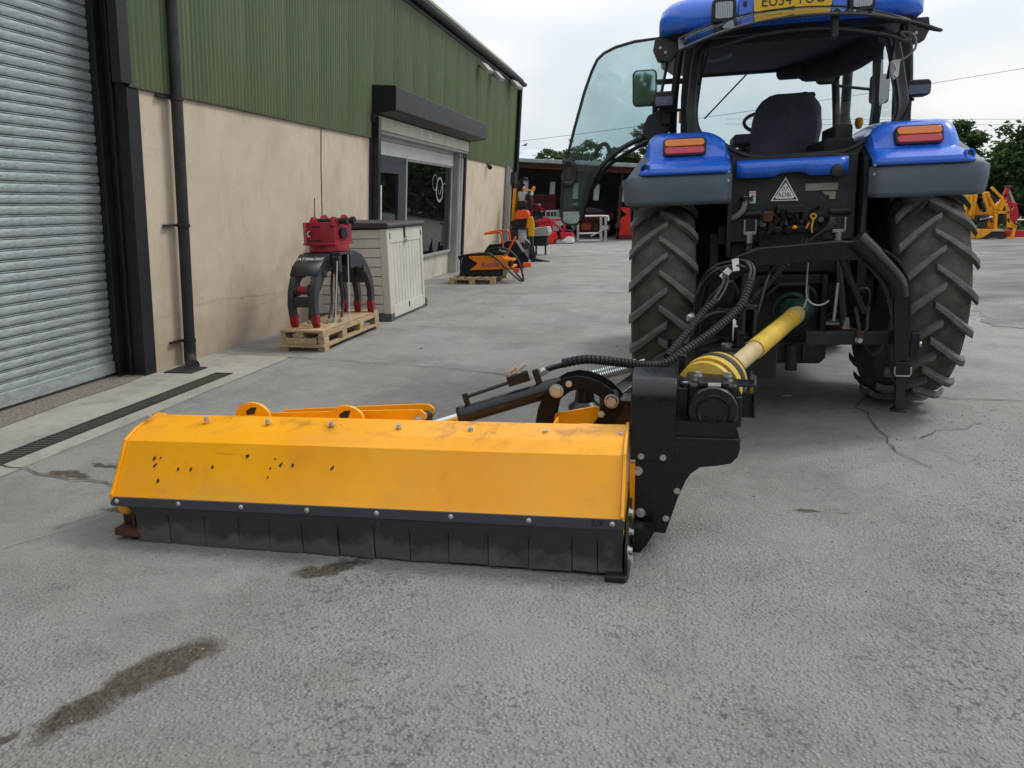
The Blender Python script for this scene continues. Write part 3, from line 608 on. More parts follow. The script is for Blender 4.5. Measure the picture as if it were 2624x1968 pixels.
def make_wheel(name, x, y, rad, half, nl, hgt, width, sweep, side, lug_parts=True):
    rimr = rad*.585
    rim = MB(); h = half*.86; s = side
    rim.lathe([(-h, rimr+.02), (-h, rimr-.012), (-h*.6, rimr-.045), (-h*.5, rimr-.05), (0, rimr-.06), (h*.5, rimr-.05), (h*.6, rimr-.045), (h, rimr-.012), (h, rimr+.02)], (0, 0, 0), (1, 0, 0), 40)
    rim.lathe([(s*.02, rimr-.05), (s*.06, rimr-.09), (s*.10, rimr*.55), (s*.13, rimr*.42), (s*.13, .02)], (0, 0, 0), (1, 0, 0), 32)
    for k in range(8): a = k*math.pi/4; rim.bolt((s*.125, math.cos(a)*rimr*.36, math.sin(a)*rimr*.36), (-s, 0, 0), .016, .02)
    w_ = obj(name, rim, 'rim_paint', tr, loc=(x, y, rad))
    ty = MB(); bo = rad-hgt
    pr = [(-h, rimr+.015), (-half*.98, rimr+.07), (-half*1.02, rimr+(bo-rimr)*.45), (-half*.99, rimr+(bo-rimr)*.72), (-half*.90, bo-.035), (-half*.66, bo-.010), (-half*.3, bo), (half*.3, bo), (half*.66, bo-.010), (half*.90, bo-.035), (half*.99, rimr+(bo-rimr)*.72), (half*1.02, rimr+(bo-rimr)*.45), (half*.98, rimr+.07), (h, rimr+.015)]
    ty.lathe(pr, (0, 0, 0), (1, 0, 0), 72); obj('tyre', ty, 'tyre_rubber', w_, ang=55)
    for sg in (-1, 1):
        me = None; joined = MB()
        for k in range(nl):
            a = 2*math.pi*(k+(.5 if sg > 0 else 0))/nl
            if lug_parts:
                if me is None: o = obj('tread_lug', lug_mesh(rad, half, hgt, sg, width, sweep), 'lug_rubber', w_, ang=30, bevel=.008, seg=2); me = o
                else: o = me.copy(); COL.objects.link(o)
                o.rotation_euler = (a, 0, 0)
            else:
                lm = lug_mesh(rad, half, hgt, sg, width, sweep); rm = Matrix.Rotation(a, 3, 'X'); joined.add([rm @ Vector(v) for v in lm.v], lm.f)
        if not lug_parts: obj('tread', joined, 'lug_rubber', w_, ang=30, kind='stuff')
    return w_
for s in (-1, 1): make_wheel('rear_wheel', s*.92, 0, WR, .235, 21, .045, .048, .27, s)
for s in (-1, 1): make_wheel('front_wheel', s*.86, 2.45, .62, .19, 19, .035, .045, .26, s, False)

# ---- fenders
def shell(prof, xin, xout, s, curl, nx=14, cin=.03):
    """profile of (y,z) swept across x, rolled over at the outer edge"""
    m_ = len(prof); rows = []
    for i, (y, z) in enumerate(prof):
        a = prof[max(i-1, 0)]; b = prof[min(i+1, m_-1)]; tx = Vector((b[0]-a[0], b[1]-a[1])).normalized(); n = Vector((-tx.y, tx.x))
        xi = xin(i) if callable(xin) else xin; xo = xout(i) if callable(xout) else xout; curl_in = cin(i) if callable(cin) else cin; row = []
        for j in range(nx+1):
            u = j/nx; x = xi+(xo-xi)*(1-(1-u)**1.6); d = 0
            if xo-x < curl: q = 1-(xo-x)/curl; d = curl*(1-math.sqrt(max(0, 1-q*q)))
            if x-xi < curl_in: q = 1-(x-xi)/curl_in; d += curl_in*(1-math.sqrt(max(0, 1-q*q)))
            row.append((s*x, y-n.x*d, z-n.y*d))
        rows.append(row)
    mb = MB(); mb.grid(rows)
    if s > 0: flip(mb)
    return mb
def dens(p, k=3): return [(v.x, v.y) for v in spline([(a, b, 0) for a, b in p], k)]
skirt = [(-.715, 1.585), (-.722, 1.62), (-.727, 1.70), (-.728, 1.775), (-.715, 1.80)] + dens([(-.67, 1.84), (-.58, 1.90), (-.42, 1.99), (-.2, 2.04), (.1, 2.05), (.45, 1.98), (.75, 1.80), (.92, 1.55), (.96, 1.40)])
cover = [(-.746, 1.798), (-.748, 1.815), (-.742, 1.836), (-.70, 1.862), (-.655, 1.886), (-.62, 1.897), (-.596, 1.906), (-.580, 1.94), (-.560, 1.985), (-.530, 2.035), (-.49, 2.068), (-.43, 2.088), (-.33, 2.101), (-.1, 2.11), (.15, 2.10), (.3, 2.08), (.45, 2.03), (.55, 1.97)]
for s in (-1, 1):
    fd = obj('fender', shell(skirt, lambda i: .455 if i < 5 else .80, lambda i: (1.222-.03*max(0, min(1, (4-i)/4))) if i < 4 else 1.222-max(0, skirt[i][1]-1.77)*.62, s, .11, 18), 'grey_plastic', tr, solid=.012, ang=60)
    n_ = len(cover)
    cv = obj('fender_cover', shell(cover, .465, lambda i: 1.118-.08*min(1, i/(n_*.5)), s, .09, 26, lambda i: .02+.16*max(0, min(1, (i-6)/5))), 'blue_paint', fd, solid=.012, ang=30)
    lx = s*.778
    lamp = obj('tail_light', MB().prism(rrect(lx-.152, lx+.152, -.066, .066, .03), 'y', -.022, .02), 'ink', tr, bevel=.004, loc=(0, -.580, 1.988), rot=(R(-20), 0, 0))
    obj('amber_lens', MB().prism(rrect(lx-.14, lx+.14, .001, .055, .022), 'y', -.030, -.015), 'lens_orange', lamp, bevel=.006)
    obj('red_lens', MB().prism(rrect(lx-.14, lx+.14, -.056, -.004, .022), 'y', -.030, -.015), 'lens_red', lamp, bevel=.006)
    mb = MB(); mb.lathe([(-.02, .040), (.006, .038), (.004, .028), (-.02, .024)], (s*1.056, -.742, 1.842), (s*.45, -1, .1), 16); pk = obj('lamp_socket', mb, 'blue_paint', tr)
    obj('socket_bolt', MB().lathe([(.002, .001), (-.004, .02), (-.02, .024)], (s*1.056, -.742, 1.842), (s*.45, -1, .1), 12), 'dark_metal', pk)
    mb = MB(); mb.prism([(-.6, 1.2), (-.64, 1.6), (-.6, 1.86), (-.4, 1.98), (.5, 1.95), (.8, 1.6), (.8, 1.15)], 'x', s*.44, s*.468); obj('inner_fender', mb, 'cab_black', tr)
    for zz, yy in ((1.80, -.745), (1.74, -.74)): obj('bolt', MB().bolt((s*.475, yy, zz), (0, -1, 0), .007, .008), 'steel', fd)
# ---- centre rear panels
pn = []
for i in range(13):
    x = -.41+i*.0625; dip = .028 if abs(x+.02) < .1 else 0
    pn.append([(x, -.555-.02*math.cos((x+.03)*4), 1.87), (x, -.58-.02*math.cos((x+.03)*4), 1.845), (x, -.575-.02*math.cos((x+.03)*4), 1.755+dip)])
obj('rear_panel', flip(MB().grid(pn)), 'blue_paint', tr, solid=.012, ang=60)
obj('cap', MB().lathe([(0, .05), (-.02, .045), (-.03, .03), (-.03, .001)], (.27, -.6, 1.775), (0, 1, 0), 8), 'black_plastic', tr)
obj('bulkhead', MB().box(-.46, .42, -.53, -.45, 1.30, 1.90), 'cab_black', tr, bevel=.01)
tp = obj('triangle_plate', MB().prism([(-.164, 1.588), (.028, 1.585), (-.066, 1.752)], 'y', -.545, -.535), 'label_white', tr)
obj('plate_border', MB().prism([(-.150, 1.596), (.014, 1.594), (-.066, 1.736)], 'y', -.5475, -.5445), 'ink', tp)
obj('plate_face', MB().prism([(-.124, 1.602), (-.012, 1.601), (.0, 1.612), (-.066, 1.716), (-.136, 1.612)], 'y', -.5495, -.547), 'label_white', tp)
text('plate_print', '07', .042, 'ink', tp, (-.068, -.5505, 1.668), (R(90), 0, 0)); text('plate_print', 'AD8L', .042, 'ink', tp, (-.068, -.5505, 1.628), (R(90), 0, 0))
ce = obj('test_label', MB().box(-.312, -.268, -.5385, -.534, 1.578, 1.664), 'label_white', tr)
text('label_print', 'CE6', .022, 'hot_orange', ce, (-.290, -.5395, 1.65), (R(90), 0, 0))
for zz in (1.625, 1.597): obj('label_dot', MB().lathe([(0, .001), (0, .013)], (-.29, -.5395, zz), (0, 1, 0), 12), 'teal_ink', ce)
obj('maker_plate', MB().box(.072, .29, -.5385, -.534, 1.650, 1.700), 'label_grey', tr)
for i in range(3): obj('plate_text', MB().box(.09, .2+.02*i, -.5395, -.5385, 1.685-.013*i, 1.689-.013*i), 'frame_grey', tr)
mb = MB(); mb.prism([(.19, 1.642), (.277, 1.640), (.277, 1.585), (.235, 1.588), (.235, 1.615), (.205, 1.618)], 'y', -.5385, -.534); obj('torn_label', mb, 'label_grey', tr)
# ---- rear window frame, pillars, cab body
half = [(.615, -.09, 2.74), (.685, -.13, 2.66), (.715, -.22, 2.42), (.728, -.30, 2.24), (.712, -.345, 2.13), (.655, -.38, 2.055), (.55, -.41, 2.0), (.42, -.435, 1.925), (.30, -.445, 1.888), (.1, -.45, 1.882)]
path = [(-x, y, z) for x, y, z in half] + [(x, y, z) for x, y, z in half[::-1]]
sp1 = spline(path, 4)
obj('window_frame', MB().tube(sp1, .04, 8, sq=(.075, .11), up=(0, -1, 0)), 'cab_black', tr, bevel=.012)
obj('window_seal', MB().tube([(p.x*.955, p.y-.055, p.z+(.02 if p.z < 2 else 0)) for p in sp1], .017, 6), 'black_plastic', tr)
for s in (-1, 1):
    obj('quarter_panel', MB().prism([(s*.77, 2.0), (s*.755, 2.24), (s*.72, 2.13), (s*.655, 2.04), (s*.55, 1.985), (s*.42, 1.91), (s*.36, 1.87), (s*.40, 1.80), (s*.5, 1.9)], 'y', -.43, -.40), 'cab_black', tr)
    obj('rear_pillar', MB().tube(spline([(s*.80, -.02, 2.82), (s*.835, -.01, 2.55), (s*.855, .02, 2.28), (s*.85, .06, 2.05), (s*.79, .1, 1.9)], 4), .03, 10), 'cab_black', tr)
    obj('pillar_cover', MB().prism([(s*.715, 2.74), (s*.775, 2.72), (s*.80, 2.4), (s*.80, 2.1), (s*.745, 2.06), (s*.735, 2.3)], 'y', -.16, -.02), 'cab_lining', tr)
    obj('front_pillar', MB().tube(spline([(s*.60, 1.5, 2.86), (s*.645, 1.55, 2.5), (s*.67, 1.58, 2.1), (s*.62, 1.56, 1.7)], 4), .035, 8), 'cab_black', tr)
    obj('sill_rail', MB().tube(spline([(s*.80, .1, 2.0), (s*.8, .5, 1.98), (s*.78, 1.1, 1.75), (s*.64, 1.55, 1.7)], 4), .03, 8), 'cab_black', tr)
obj('mid_pillar', MB().tube([(.80, .78, 2.84), (.83, .80, 2.4), (.80, .82, 1.8)], .035, 8, sq=(.06, .10), up=(0, 1, 0)), 'cab_black', tr)
obj('side_glass', MB().add([(.80, .05, 2.78), (.80, .75, 2.78), (.83, .75, 2.0), (.84, .1, 2.05)], [(0, 1, 2, 3)]), 'cab_glass', tr)
obj('side_glass', MB().add([(.79, .82, 2.80), (.62, 1.48, 2.80), (.66, 1.55, 1.75), (.80, .85, 1.9)], [(0, 1, 2, 3)]), 'cab_glass', tr)
obj('windscreen', MB().grid([[(x, 1.53+.05*(1-(x/.6)**2), 2.82), (x*1.06, 1.60+.05*(1-(x/.6)**2), 1.8)] for x in (-.6, -.3, 0, .3, .6)]), 'cab_glass', tr)
obj('cab_floor', MB().box(-.44, .44, -.45, 1.6, 1.05, 1.70), 'cab_black', tr, bevel=.03)
mb = MB(); mb.box(-.43, -.30, -.3, 1.0, 1.7, 1.93); mb.box(.22, .44, -.3, 1.1, 1.7, 2.02); obj('console', mb, 'cab_lining', tr, bevel=.03)
# roof: stacked rounded outlines
def roofrows(levels, xc, yc, hx, hy, r, k=6):
    rows = []
    for z, ins in levels:
        rows.append([(xc+x, yc+y, z) for x, y in rrect(-hx+ins, hx-ins, -hy+ins, hy-ins, max(.02, r-ins*.4), k)])
    return rows
rl = roofrows([(2.835, .10), (2.845, .03), (2.87, .0), (2.96, .0), (3.02, .02), (3.07, .07), (3.10, .16), (3.115, .35), (3.12, .8)], -.035, .76, .935, .98, .22)
obj('roof', MB().grid(rl, True), 'blue_paint', tr, ang=60)
rb = MB(); rows = roofrows([(2.80, .10), (2.84, .05), (2.86, .06)], -.035, .76, .935, .98, .2); rb.grid(rows, True); rb.add(rows[0], [tuple(range(len(rows[0])-1, -1, -1))]); obj('roof_underside', rb, 'cab_black', tr)
hl = MB(); rows = roofrows([(2.765, .10), (2.785, .05), (2.83, .04)], -.02, .72, .74, .80, .15); hl.grid(rows, True); hl.add(rows[0], [tuple(range(len(rows[0])-1, -1, -1))]); obj('headlining', hl, 'cab_lining', tr)
mb = MB(); mb.tube(spline([(.12, 1.40, 2.74), (.28, 1.25, 2.72), (.42, 1.0, 2.69), (.55, .6, 2.68), (.62, .2, 2.71)], 4), [.07]*5+[.10]*12, 12); obj('air_duct', mb, 'cab_lining', tr)
obj('sun_blind', MB().box(-.62, .22, 1.40, 1.46, 2.745, 2.80), 'cab_black', tr, bevel=.012)
for s in (-1, 1):
    obj('roof_bracket', MB().prism([(s*.97-.03, 2.84), (s*.985-.03, 2.76), (s*.95-.03, 2.68), (s*.86-.03, 2.66), (s*.80-.03, 2.72), (s*.80-.03, 2.84)], 'y', -.04, .06), 'cab_black', tr, bevel=.008)
    for x, z in ((.93, 2.77), (.89, 2.735)): obj('bolt', MB().bolt((s*x-.03, -.042, z), (0, -1, 0), .009, .008), 'steel', tr)
    xl = s*.47-.035
    wl = obj('work_light', MB().prism(rrect(xl-.085, xl+.085, 2.87, 3.03, .03), 'y', -.27, -.19), 'black_plastic', tr, bevel=.008)
    obj('lens', MB().prism(rrect(xl-.062, xl+.062, 2.895, 3.005, .018), 'y', -.276, -.268), 'lens_clear', wl)
pl = obj('number_plate', MB().prism(rrect(-.295, .235, 2.925, 3.042, .012), 'y', -.252, -.24), 'plate_yellow', tr)
text('plate_print', 'EU54 YUC', .105, 'ink', pl, (-.03, -.2535, 2.985), (R(90), 0, 0), sx=.92)
for xa in (-.40, .24): obj('plate_holder', MB().box(xa, xa+.10, -.245, -.215, 2.90, 3.05), 'blue_paint', tr, bevel=.005)
mb = MB(); mb.box(-.37, -.345, -.249, -.244, 2.965, 3.0); mb.box(.28, .305, -.249, -.244, 2.965, 3.0); obj('plate_slot', mb, 'ink', tr)
# opened rear window
rows = []; NXW = 24
def rw(x, v):
    y = -.24-.68*v; z = 2.93-.235*v+.04*v*v-.15*(abs(x)/.79)**2.2; return (x-.03, y, z)
for j in range(7): rows.append([rw(-.79+1.58*i/NXW, j/6) for i in range(NXW+1)])
gw = obj('rear_window', MB().grid(rows), 'rear_glass', tr, solid=.006, ang=60)
ed = [rw(-.79+1.58*i/NXW, 1) for i in range(NXW+1)]; sdl = [rw(-.79, v/6) for v in range(7)]; sdr = [rw(.79, v/6) for v in range(7)]
obj('window_edge', MB().tube(sdl[:-1]+ed+sdr[-2::-1], .011, 6), 'black_plastic', gw); obj('hinge_bar', MB().tube([rw(-.79+1.58*i/NXW, 0) for i in range(NXW+1)], .014, 6), 'black_plastic', gw)
obj('grab_rail', MB().tube(spline([(-.60, -.80, 2.60), (-.3, -.84, 2.655), (.1, -.86, 2.66), (.45, -.84, 2.60), (.58, -.80, 2.56), (.64, -.74, 2.58)], 5), .011, 6), 'black_plastic', gw)
mb = MB(); mb.box(.13, .17, -.88, -.80, 2.60, 2.76); mb.cyl((.15, -.9, 2.745), (.15, -.84, 2.745), .025); obj('latch', mb, 'black_plastic', gw, bevel=.006)
for s in (-1, 1): obj('gas_strut', rod((s*.67-.02, -.20, 2.42), (s*.60-.02, -.62, 2.64), .011), 'dark_metal', gw)
obj('grab_handle', MB().tube(spline([(-.63, -.45, 2.60), (-.60, -.5, 2.57), (-.5, -.5, 2.585), (-.46, -.45, 2.62)], 4), .012, 6), 'grey_plastic', gw)
obj('wiper', MB().bar((-.3, -.262, 2.90), (-.02, -.275, 2.93), .014, .012), 'black_plastic', tr)
obj('wiper', MB().tube([(-.13, 1.55, 2.80), (-.55, 1.58, 2.385)], .008, 5), 'black_plastic', tr)
# trailing cable and plug on the right pillar
cb = obj('cable', MB().tube(spline([(.70, -.45, 2.62), (.66, -.42, 2.68), (.74, -.42, 2.66), (.76, -.42, 2.58), (.72, -.42, 2.53), (.68, -.42, 2.505), (.65, -.42, 2.5)], 6), .008, 6), 'label_grey', tr)
mb = MB(); mb.prism([(.605, 2.50), (.665, 2.505), (.66, 2.40), (.635, 2.375), (.61, 2.40)], 'y', -.44, -.40); mb.tube(spline([(.615, -.445, 2.49), (.64, -.45, 2.44), (.62, -.45, 2.41), (.65, -.45, 2.39)], 4), .007, 5); obj('plug', mb, 'label_white', cb, bevel=.006)
# seat under a loose cloth cover
rows = []
for i in range(15):
    v = i/14; z = 1.90+.53*v; wd = .235+.03*math.sin(v*3)-.06*max(0, v-.82)/.18 if v < .99 else .15; cx_ = .06+.02*v; row = []
    for k in range(28):
        a = 2*math.pi*k/28; wr = .018*math.sin(a*7+v*2)*(1-v)+.012*noise.noise(Vector((a*2, v*5, 1)))
        row.append((cx_+(wd+wr)*math.copysign(abs(math.cos(a))**.6, math.cos(a))-(.08*(1-v)**2 if math.cos(a) < 0 else 0), .5+(.11+wr)*math.copysign(abs(math.sin(a))**.7, math.sin(a)), z+(.012*noise.noise(Vector((a, v*3, 4))) if i else 0)))
    rows.append(row)
rows.append([(.08, .5, 2.435)]*28)
obj('seat', MB().grid(rows, True), 'seat_cloth', tr, ang=80); obj('head_rest', MB().box(-.05, .275, .42, .57, 2.385, 2.435), 'seat_cloth', tr, bevel=.022, seg=3)
obj('arm_rest', MB().box(-.36, -.17, .45, .85, 2.05, 2.14), 'seat_cloth', tr, bevel=.03, seg=3)
sw = obj('steering_wheel', MB().lathe([(0, .185+.016*math.cos(a)) if False else (.016*math.sin(a), .185+.016*math.cos(a)) for a in [i*math.pi/4 for i in range(8)]], (-.04, 1.02, 2.27), (0, -.55, .85), 28, closed=True), 'black_plastic', tr)
obj('steering_column', rod((-.04, 1.03, 2.25), (-.04, 1.3, 1.8), .035), 'black_plastic', sw); obj('dashboard', MB().box(-.25, .2, 1.2, 1.5, 1.6, 2.1), 'cab_lining', tr, bevel=.05)
obj('lever', MB().bar((.30, .05, 1.98), (.46, .1, 2.08), .025, .02), 'frame_grey', tr); obj('switch_box', MB().box(.31, .44, -.2, .3, 1.95, 2.12), 'cab_black', tr, bevel=.02)
obj('mirror_inside', MB().prism(rrect(.395, .60, 2.58, 2.735, .05), 'y', 1.18, 1.215), 'cab_black', tr, bevel=.008); obj('mirror_face', MB().prism(rrect(.41, .585, 2.595, 2.72, .04), 'y', 1.172, 1.179), 'mirror', tr)
obj('beacon_lever', MB().lathe([(0, .02), (.04, .035), (.08, .03), (.09, .001)], (.62, .45, 2.13), (0, 0, 1), 10), 'machine_yellow', tr)
# side lamps on the rear pillars, mirrors
for s, xa, xb, za, zb in ((-1, -1.005, -.85, 2.315, 2.43), (1, .775, .942, 2.283, 2.395)):
    hs = obj('side_lamp', MB().prism(rrect(xa, xb, za, zb, .03), 'y', -.22, -.10), 'black_plastic', tr, bevel=.014); obj('lens', MB().prism(rrect(xa+.014, xb-.014, za+.012, zb-.038, .012), 'y', -.226, -.218), 'lens_lilac', hs)
    obj('lamp_arm', MB().bar((s*.78, -.08, 2.30), ((xa+xb)/2, -.12, za-.015), .03, .02), 'cab_black', hs)
    obj('reflector', MB().box(s*.80-.014, s*.80+.014, -.12, -.1, 2.20, 2.29), 'lens_orange', hs)
mr = obj('door_mirror', MB().prism(rrect(-1.184, -.987, 2.378, 2.66, .04), 'y', .20, .25), 'black_plastic', tr, bevel=.012); obj('mirror_face', MB().prism(rrect(-1.17, -1.0, 2.395, 2.645, .03), 'y', .192, .199), 'mirror', mr)
obj('mirror_arm', MB().tube([(-.99, .23, 2.56), (-.84, .3, 2.57), (-.70, .4, 2.57)], .012, 6, sq=(.025, .04), up=(0, 0, 1)), 'cab_black', mr)
mr2 = obj('door_mirror', MB().prism(rrect(.93, 1.10, 2.42, 2.68, .04), 'y', 1.5, 1.55), 'black_plastic', tr, bevel=.012); obj('mirror_arm', rod((.95, 1.52, 2.55), (.66, 1.52, 2.6), .014), 'cab_black', mr2)
# open left door
dz = [(-.90, 2.862), (-1.163, 2.847), (-1.308, 2.817), (-1.40, 2.78), (-1.455, 2.735), (-1.50, 2.65), (-1.562, 2.495), (-1.65, 2.214), (-1.741, 1.89), (-1.762, 1.70), (-1.772, 1.53), (-1.755, 1.475), (-1.70, 1.452), (-1.64, 1.458), (-1.60, 1.50), (-1.577, 1.584), (-1.524, 1.769), (-1.426, 1.93), (-1.275, 2.05), (-1.108, 2.131), (-1.02, 2.22), (-.95, 2.45), (-.91, 2.65)]
dr_ = obj('door', MB().prism(dz, 'y', .05, .057), 'door_glass', tr, smooth=False)
obj('door_edge', MB().tube([(x, .053, z) for x, z in dz], .012, 6, closed=True), 'black_plastic', dr_)
obj('door_tube', MB().tube(spline([(-1.60, .03, 1.49), (-1.565, .03, 1.62), (-1.51, .03, 1.78), (-1.41, .03, 1.93), (-1.26, .03, 2.045), (-1.09, .03, 2.12), (-.96, .03, 2.15)], 5), .021, 8), 'cab_black', dr_)
obj('lower_tube', MB().tube(spline([(-1.52, .07, 1.72), (-1.39, .07, 1.90), (-1.24, .07, 2.0), (-1.06, .07, 2.085), (-.95, .07, 2.11)], 5), .016, 8), 'cab_black', dr_)
obj('door_pull', MB().tube(spline([(-1.50, .09, 1.99), (-1.44, .11, 2.08), (-1.39, .11, 2.085), (-1.35, .09, 2.0), (-1.33, .08, 1.95)], 4), .018, 8), 'cab_black', dr_)
obj('door_lock', MB().tube(spline([(-1.735, .02, 1.94), (-1.72, .02, 1.96), (-1.68, .02, 1.96), (-1.655, .02, 1.93), (-1.65, .02, 1.86), (-1.66, .02, 1.80), (-1.69, .02, 1.785), (-1.735, .02, 1.80), (-1.745, .02, 1.87)], 4), .019, 8, closed=False), 'black_plastic', dr_)
obj('lock_body', MB().box(-1.75, -1.65, .01, .05, 1.93, 1.985), 'black_plastic', dr_, bevel=.012); obj('door_sticker', MB().box(-1.755, -1.62, .044, .047, 1.462, 1.56), 'sticker_pale', dr_)
obj('hinge_bracket', MB().prism([(-1.10, 2.13), (-1.08, 2.22), (-1.05, 2.28), (-1.0, 2.30), (-.94, 2.34), (-.87, 2.33), (-.86, 2.2), (-.92, 2.10), (-1.02, 2.08)], 'y', -.05, .04), 'black_plastic', tr, bevel=.01)
mb = MB(); mb.ball((-1.005, -.02, 2.375), .028, 8); mb.cyl((-1.005, -.02, 2.29), (-1.005, -.02, 2.37), .014); mb.box(-.94, -.88, -.1, .05, 2.2, 2.44); obj('hinge_knob', mb, 'black_plastic', tr, bevel=.006)
# ---- rear axle, gearbox, linkage
obj('axle', MB().lathe([(-.70, .15), (-.66, .19), (-.45, .17), (-.3, .23), (.3, .23), (.45, .17), (.66, .19), (.70, .15)], (0, 0, WR), (1, 0, 0), 20), 'dark_metal', tr)
mb = MB(); mb.box(-.27, .27, -.42, .9, .50, 1.26); mb.box(-.24, .24, .8, 2.0, .62, 1.2); obj('gearbox_housing', mb, 'dark_metal', tr, bevel=.03)
obj('drawbar_frame', MB().prism([(-.22, .56), (-.235, .47), (-.17, .40), (.22, .40), (.26, .44), (.265, .56)], 'y', -.60, -.25), 'dark_metal', tr, bevel=.008)
mb = MB(); mb.box(-.20, -.06, -.63, -.6, .43, .55); mb.box(.09, .22, -.63, -.6, .43, .55); mb.tube([(.015, -.64, .36), (.015, -.63, .55)], .045, 10); obj('hitch_hook', mb, 'dark_metal', tr, bevel=.006)
mb = MB()
for s in (-1, 1): mb.box(s*.24-.02, s*.24+.02, -.55, -.40, .56, 1.05)
mb.box(-.24, .24, -.5, -.40, .98, 1.05); mb.tube([(-.16, -.56, .86), (-.15, -.57, .92), (-.08, -.575, .985), (.1, -.575, .985), (.17, -.57, .92), (.18, -.56, .85)], .02, 8); obj('pto_frame', mb, 'dark_metal', tr, bevel=.006)
# remote valves: a stack of small castings, couplers with caps
mb = MB()
for i in range(5): mb.box(-.18+i*.075, -.125+i*.075, -.62, -.50, 1.36, 1.50+.012*(i % 2))
mb.box(-.13, .05, -.64, -.5, 1.50, 1.555); mb.box(.05, .16, -.61, -.5, 1.49, 1.53)
for i in range(4): mb.cyl((-.12+i*.075, -.5, 1.40), (-.12+i*.075, -.66, 1.385), .026, n=12)
mb.box(-.24, .2, -.6, -.52, 1.22, 1.38); obj('valve_block', mb, 'cast_black', tr, bevel=.006)
mb = MB()
for _ in range(22):
    x, z = random.uniform(-.23, .19), random.uniform(1.36, 1.55); a = random.uniform(.012, .03); mb.cyl((x, -.60, z), (x+random.uniform(-.04, .04), -.645, z+random.uniform(-.03, .02)), a, n=8)
obj('couplers', mb, 'cast_black', tr)
obj('fitting', MB().box(-.225, -.155, -.66, -.6, 1.44, 1.52), 'rust', tr, bevel=.015)
obj('coupler_cap', MB().lathe([(0, .012), (.0, .022), (.014, .022), (.014, .012)], (.115, -.66, 1.475), (0, 1, 0), 14), 'machine_yellow', tr)
mb = MB(); mb.tube(spline([(.115, -.665, 1.455), (.105, -.67, 1.40), (.11, -.67, 1.36)], 4), .006, 5); mb.ball((-.005, -.65, 1.40), .014, 6, (1.4, 1, 1)); mb.tube([(.07, -.65, 1.39), (.09, -.65, 1.43)], .006, 5); obj('tag', mb, 'machine_yellow', tr)
for i in range(3): obj('oil_hose', MB().tube(spline([(.20, -.62, 1.47-.02*i), (.23, -.68, 1.46), (.21+.02*i, -.70, 1.40), (.14, -.68, 1.34), (.06, -.66, 1.27)], 5), .011, 7), 'hose', tr)
obj('breather_pipe', MB().tube(spline([(-.335, -.56, 1.625), (-.345, -.57, 1.58), (-.36, -.57, 1.53), (-.40, -.56, 1.49), (-.43, -.55, 1.475)], 5), [.021]*21, 9), 'label_grey', tr); obj('pipe_cap', MB().lathe([(0, .045), (.02, .045), (.025, .02)], (-.335, -.56, 1.60), (0, 0, 1), 12), 'dark_metal', tr)
for s in (-1, 1):
    cx_ = -.30 if s < 0 else .31
    la = obj('lift_arm', MB().bar((s*.27, -.15, 1.42), (cx_, -.52, 1.50), .07, .10), 'cast_black', tr, bevel=.012); obj('lift_pin', rod((cx_-.07, -.52, 1.5), (cx_+.07, -.52, 1.5), .032), 'dark_metal', la)
    mb = MB(); mb.box(cx_-.047, cx_-.033, -.56, -.5, 1.36, 1.46); mb.box(cx_+.033, cx_+.047, -.56, -.5, 1.36, 1.46); mb.box(cx_-.045, cx_+.045, -.55, -.51, 1.35, 1.375); mb.cyl((cx_, -.53, 1.36), (cx_, -.53, 1.29), .03); obj('lift_fork', mb, 'zinc', la, bevel=.004)
    obj('lift_rod', MB().tube([(cx_, -.53, 1.30), (s*.33, -.60, 1.0), (s*.36, -.66, .70)], .028, 8), 'dark_metal', la)
    obj('lower_link', MB().bar((s*.27, -.05, .62), (s*.40, -1.0, .665), .05, .09), 'rust', tr, bevel=.008)
    mb = MB(); mb.box(s*.47-.05, s*.47+.05, -.45, -.35, 1.28, 1.42); mb.box(s*.53-.05, s*.53+.02, -.42, -.32, .9, 1.36); obj('fender_bracket', mb, 'dark_metal', tr, bevel=.008)
mb = MB(); mb.tube([(.31, -.63, 1.0), (.29, -.66, .73)], .012, 7); mb.box(.24, .33, -.67, -.62, .70, .72); obj('check_rod', mb, 'zinc', tr)
obj('draft_bar', MB().box(.05, .64, -.97, -.90, .61, .70), 'dark_metal', tr, bevel=.006); obj('check_plate', MB().prism([(.33, .78), (.35, .78), (.36, .70), (.31, .70)], 'y', -.85, -.84), 'label_grey', tr)
pg = obj('pto_guard', MB().lathe([(.0, .138), (-.03, .137), (-.035, .12), (-.015, .10), (-.03, .085), (-.075, .078), (-.08, .05), (-.08, .01)], (.015, -.60, .80), (.30, 1, .1), 32), 'green_guard', tr, ang=30)
mb = MB()
for k in range(20): a = k*math.pi/10; mb.box(.012+.118*math.cos(a)-.011, .012+.118*math.cos(a)+.011, -.642, -.636, .80+.118*math.sin(a)-.005, .80+.118*math.sin(a)+.005)
obj('guard_slot', mb, 'ink', pg)
